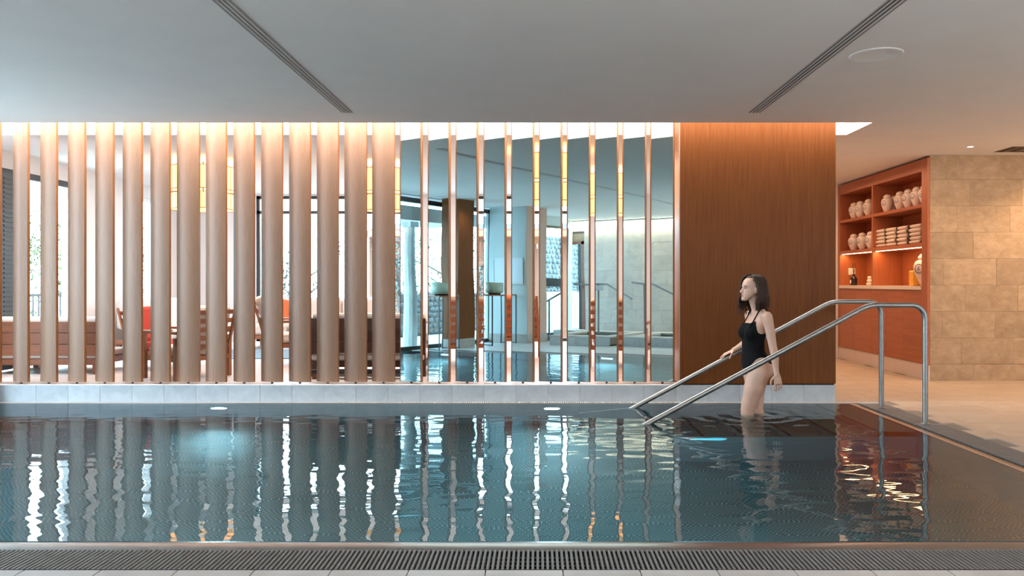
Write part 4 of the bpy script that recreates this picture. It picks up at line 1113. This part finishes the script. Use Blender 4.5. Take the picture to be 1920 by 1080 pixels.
for s_ in (-1, 1):
    pts = []
    for i in range(25):
        u = i/24; a = R(-12 + 200*u)
        base = Vector((1.893, CY, .79)) + SD*s_*(.088) + FW*(math.cos(a)*.13) + UP*(math.sin(a)*.13)
        
        hit = bvh.find_nearest(base); pts.append(hit[0] + hit[1]*.0015)
    fs_ = []
    sm_ = [pts[0]] + [(pts[i-1] + pts[i]*2 + pts[i+1])/4 for i in range(1, 24)] + [pts[-1]]
    suit.tube(sm_, .0062, 8)
so = suit.build('swimsuit', M_suit, person, smooth=True)
# face details
for s_ in (-1, 1):
    e = link('eye', MB().ell((0, 0, 0), (.0108, .0100, .0092), 16, 10).mesh('eye', M_eyew, True), person, hp(.0688, .030*s_, .106))
    pz = hp(.0788, .0315*s_, .1055); link('iris', MB().ell((0, 0, 0), (.0050, .0052, .0052), 12, 8).mesh('iris', M_iris, True), e, pz - e.location)
    b = MB(); b.tube([hp(.084, .014*s_, .122), hp(.087, .026*s_, .127), hp(.080, .042*s_, .1265), hp(.070, .052*s_, .121)], [.0025, .0035, .003, .0012], 8); b.build('eyebrow', M_brow, person)
    b = MB(); b.tube([hp(.0775, .019*s_, .108), hp(.0835, .030*s_, .1135), hp(.0755, .043*s_, .108)], [.001, .0018, .001], 6); b.build('eyelash', M_brow, person)
b = MB(); b.ell((0, 0, 0), (.0075, .018, .0042), 14, 8, M=Matrix.Translation(hp(.0895, 0, .0475)) @ Matrix.Rotation(HY, 4, 'Z')); b.ell((0, 0, 0), (.008, .016, .0050), 14, 8, M=Matrix.Translation(hp(.0875, 0, .0385)) @ Matrix.Rotation(HY, 4, 'Z')); b.build('lips', M_lipm, person, smooth=True)
# hair: cap plus wavy locks
hb = MB()
rr = []
def cap_pt(th, ph, r=1.0):
    # th 0..pi around (0 = front), ph 0..1 from crown to lower edge
    return None
n = 32; rows = []
def skull(a, phi, off):
    return (-.006 + (.0925 + off)*math.sin(phi)*math.cos(a), (.0735 + off)*math.sin(phi)*math.sin(a), .122 + (.0965 + off)*math.cos(phi))
for i in range(16):
    phi = R(6 + 100*i/15)
    for k in range(n):
        a = 2*PI*k/n; aa = abs((a + PI) % (2*PI) - PI); off = .009
        if aa < R(62) and phi > R(44): off = -.012
        elif aa < R(80) and phi > R(60): off = -.008
        elif aa < R(62) and phi > R(36): off = .002
        rows.append(hp(*skull(a, phi, off)))
rows.append(hp(*skull(0, 0, .010)))
hb.add(rows, [(i*n+k, i*n+(k+1) % n, (i+1)*n+(k+1) % n, (i+1)*n+k) for i in range(15) for k in range(n)] + [(16*n, (k+1) % n, k) for k in range(n)])
random.seed(11)
for L_ in range(380):
    side = 1 if random.random() < .55 else -1; u = random.random()
    if side > 0: a_top = R(52 + 118*u); a_end = R(92 + 84*u)       # camera side: swept back over the ear
    else: a_top = R(22 + 150*u); a_end = R(46 + 128*u)
    length = random.uniform(.15, .225) if side > 0 else random.uniform(.15, .27)
    r0 = random.uniform(0, .016) + .010*u; ph = random.uniform(0, 1.6) + 5*u; amp = random.uniform(.006, .014); pts = []; rad = []
    for i in range(25):
        v = i/24
        if v < .45:
            w = v/.45; a_ = a_top + (a_end - a_top)*min(1, w**1.4); phi = R(2 + 88*w)
            f, s, z = skull(side*a_, phi, .009 + (.004 + r0)*min(1, w*2)); f += .014*(1-w)**2
            p = hp(f, s, z); last = (f, s, z)
        else:
            w = (v-.45)/.55; f0, s0, z0 = last
            f = f0 - .022*w*u + (.006*w if side < 0 and u < .35 else 0); s = s0*(1 - .12*w) + side*.016*math.sin(w*PI); z = z0 - length*w
            wig = amp*math.sin(w*9 + ph)*min(1, w*1.6)
            p = hp(f + wig, s + wig*.5*side, z)
        pts.append(p); rad.append(.0052*(1 - .6*v**2.5))
    hb.tube(pts, rad, 5)
hb.build('hair', M_hair, person, smooth=True)
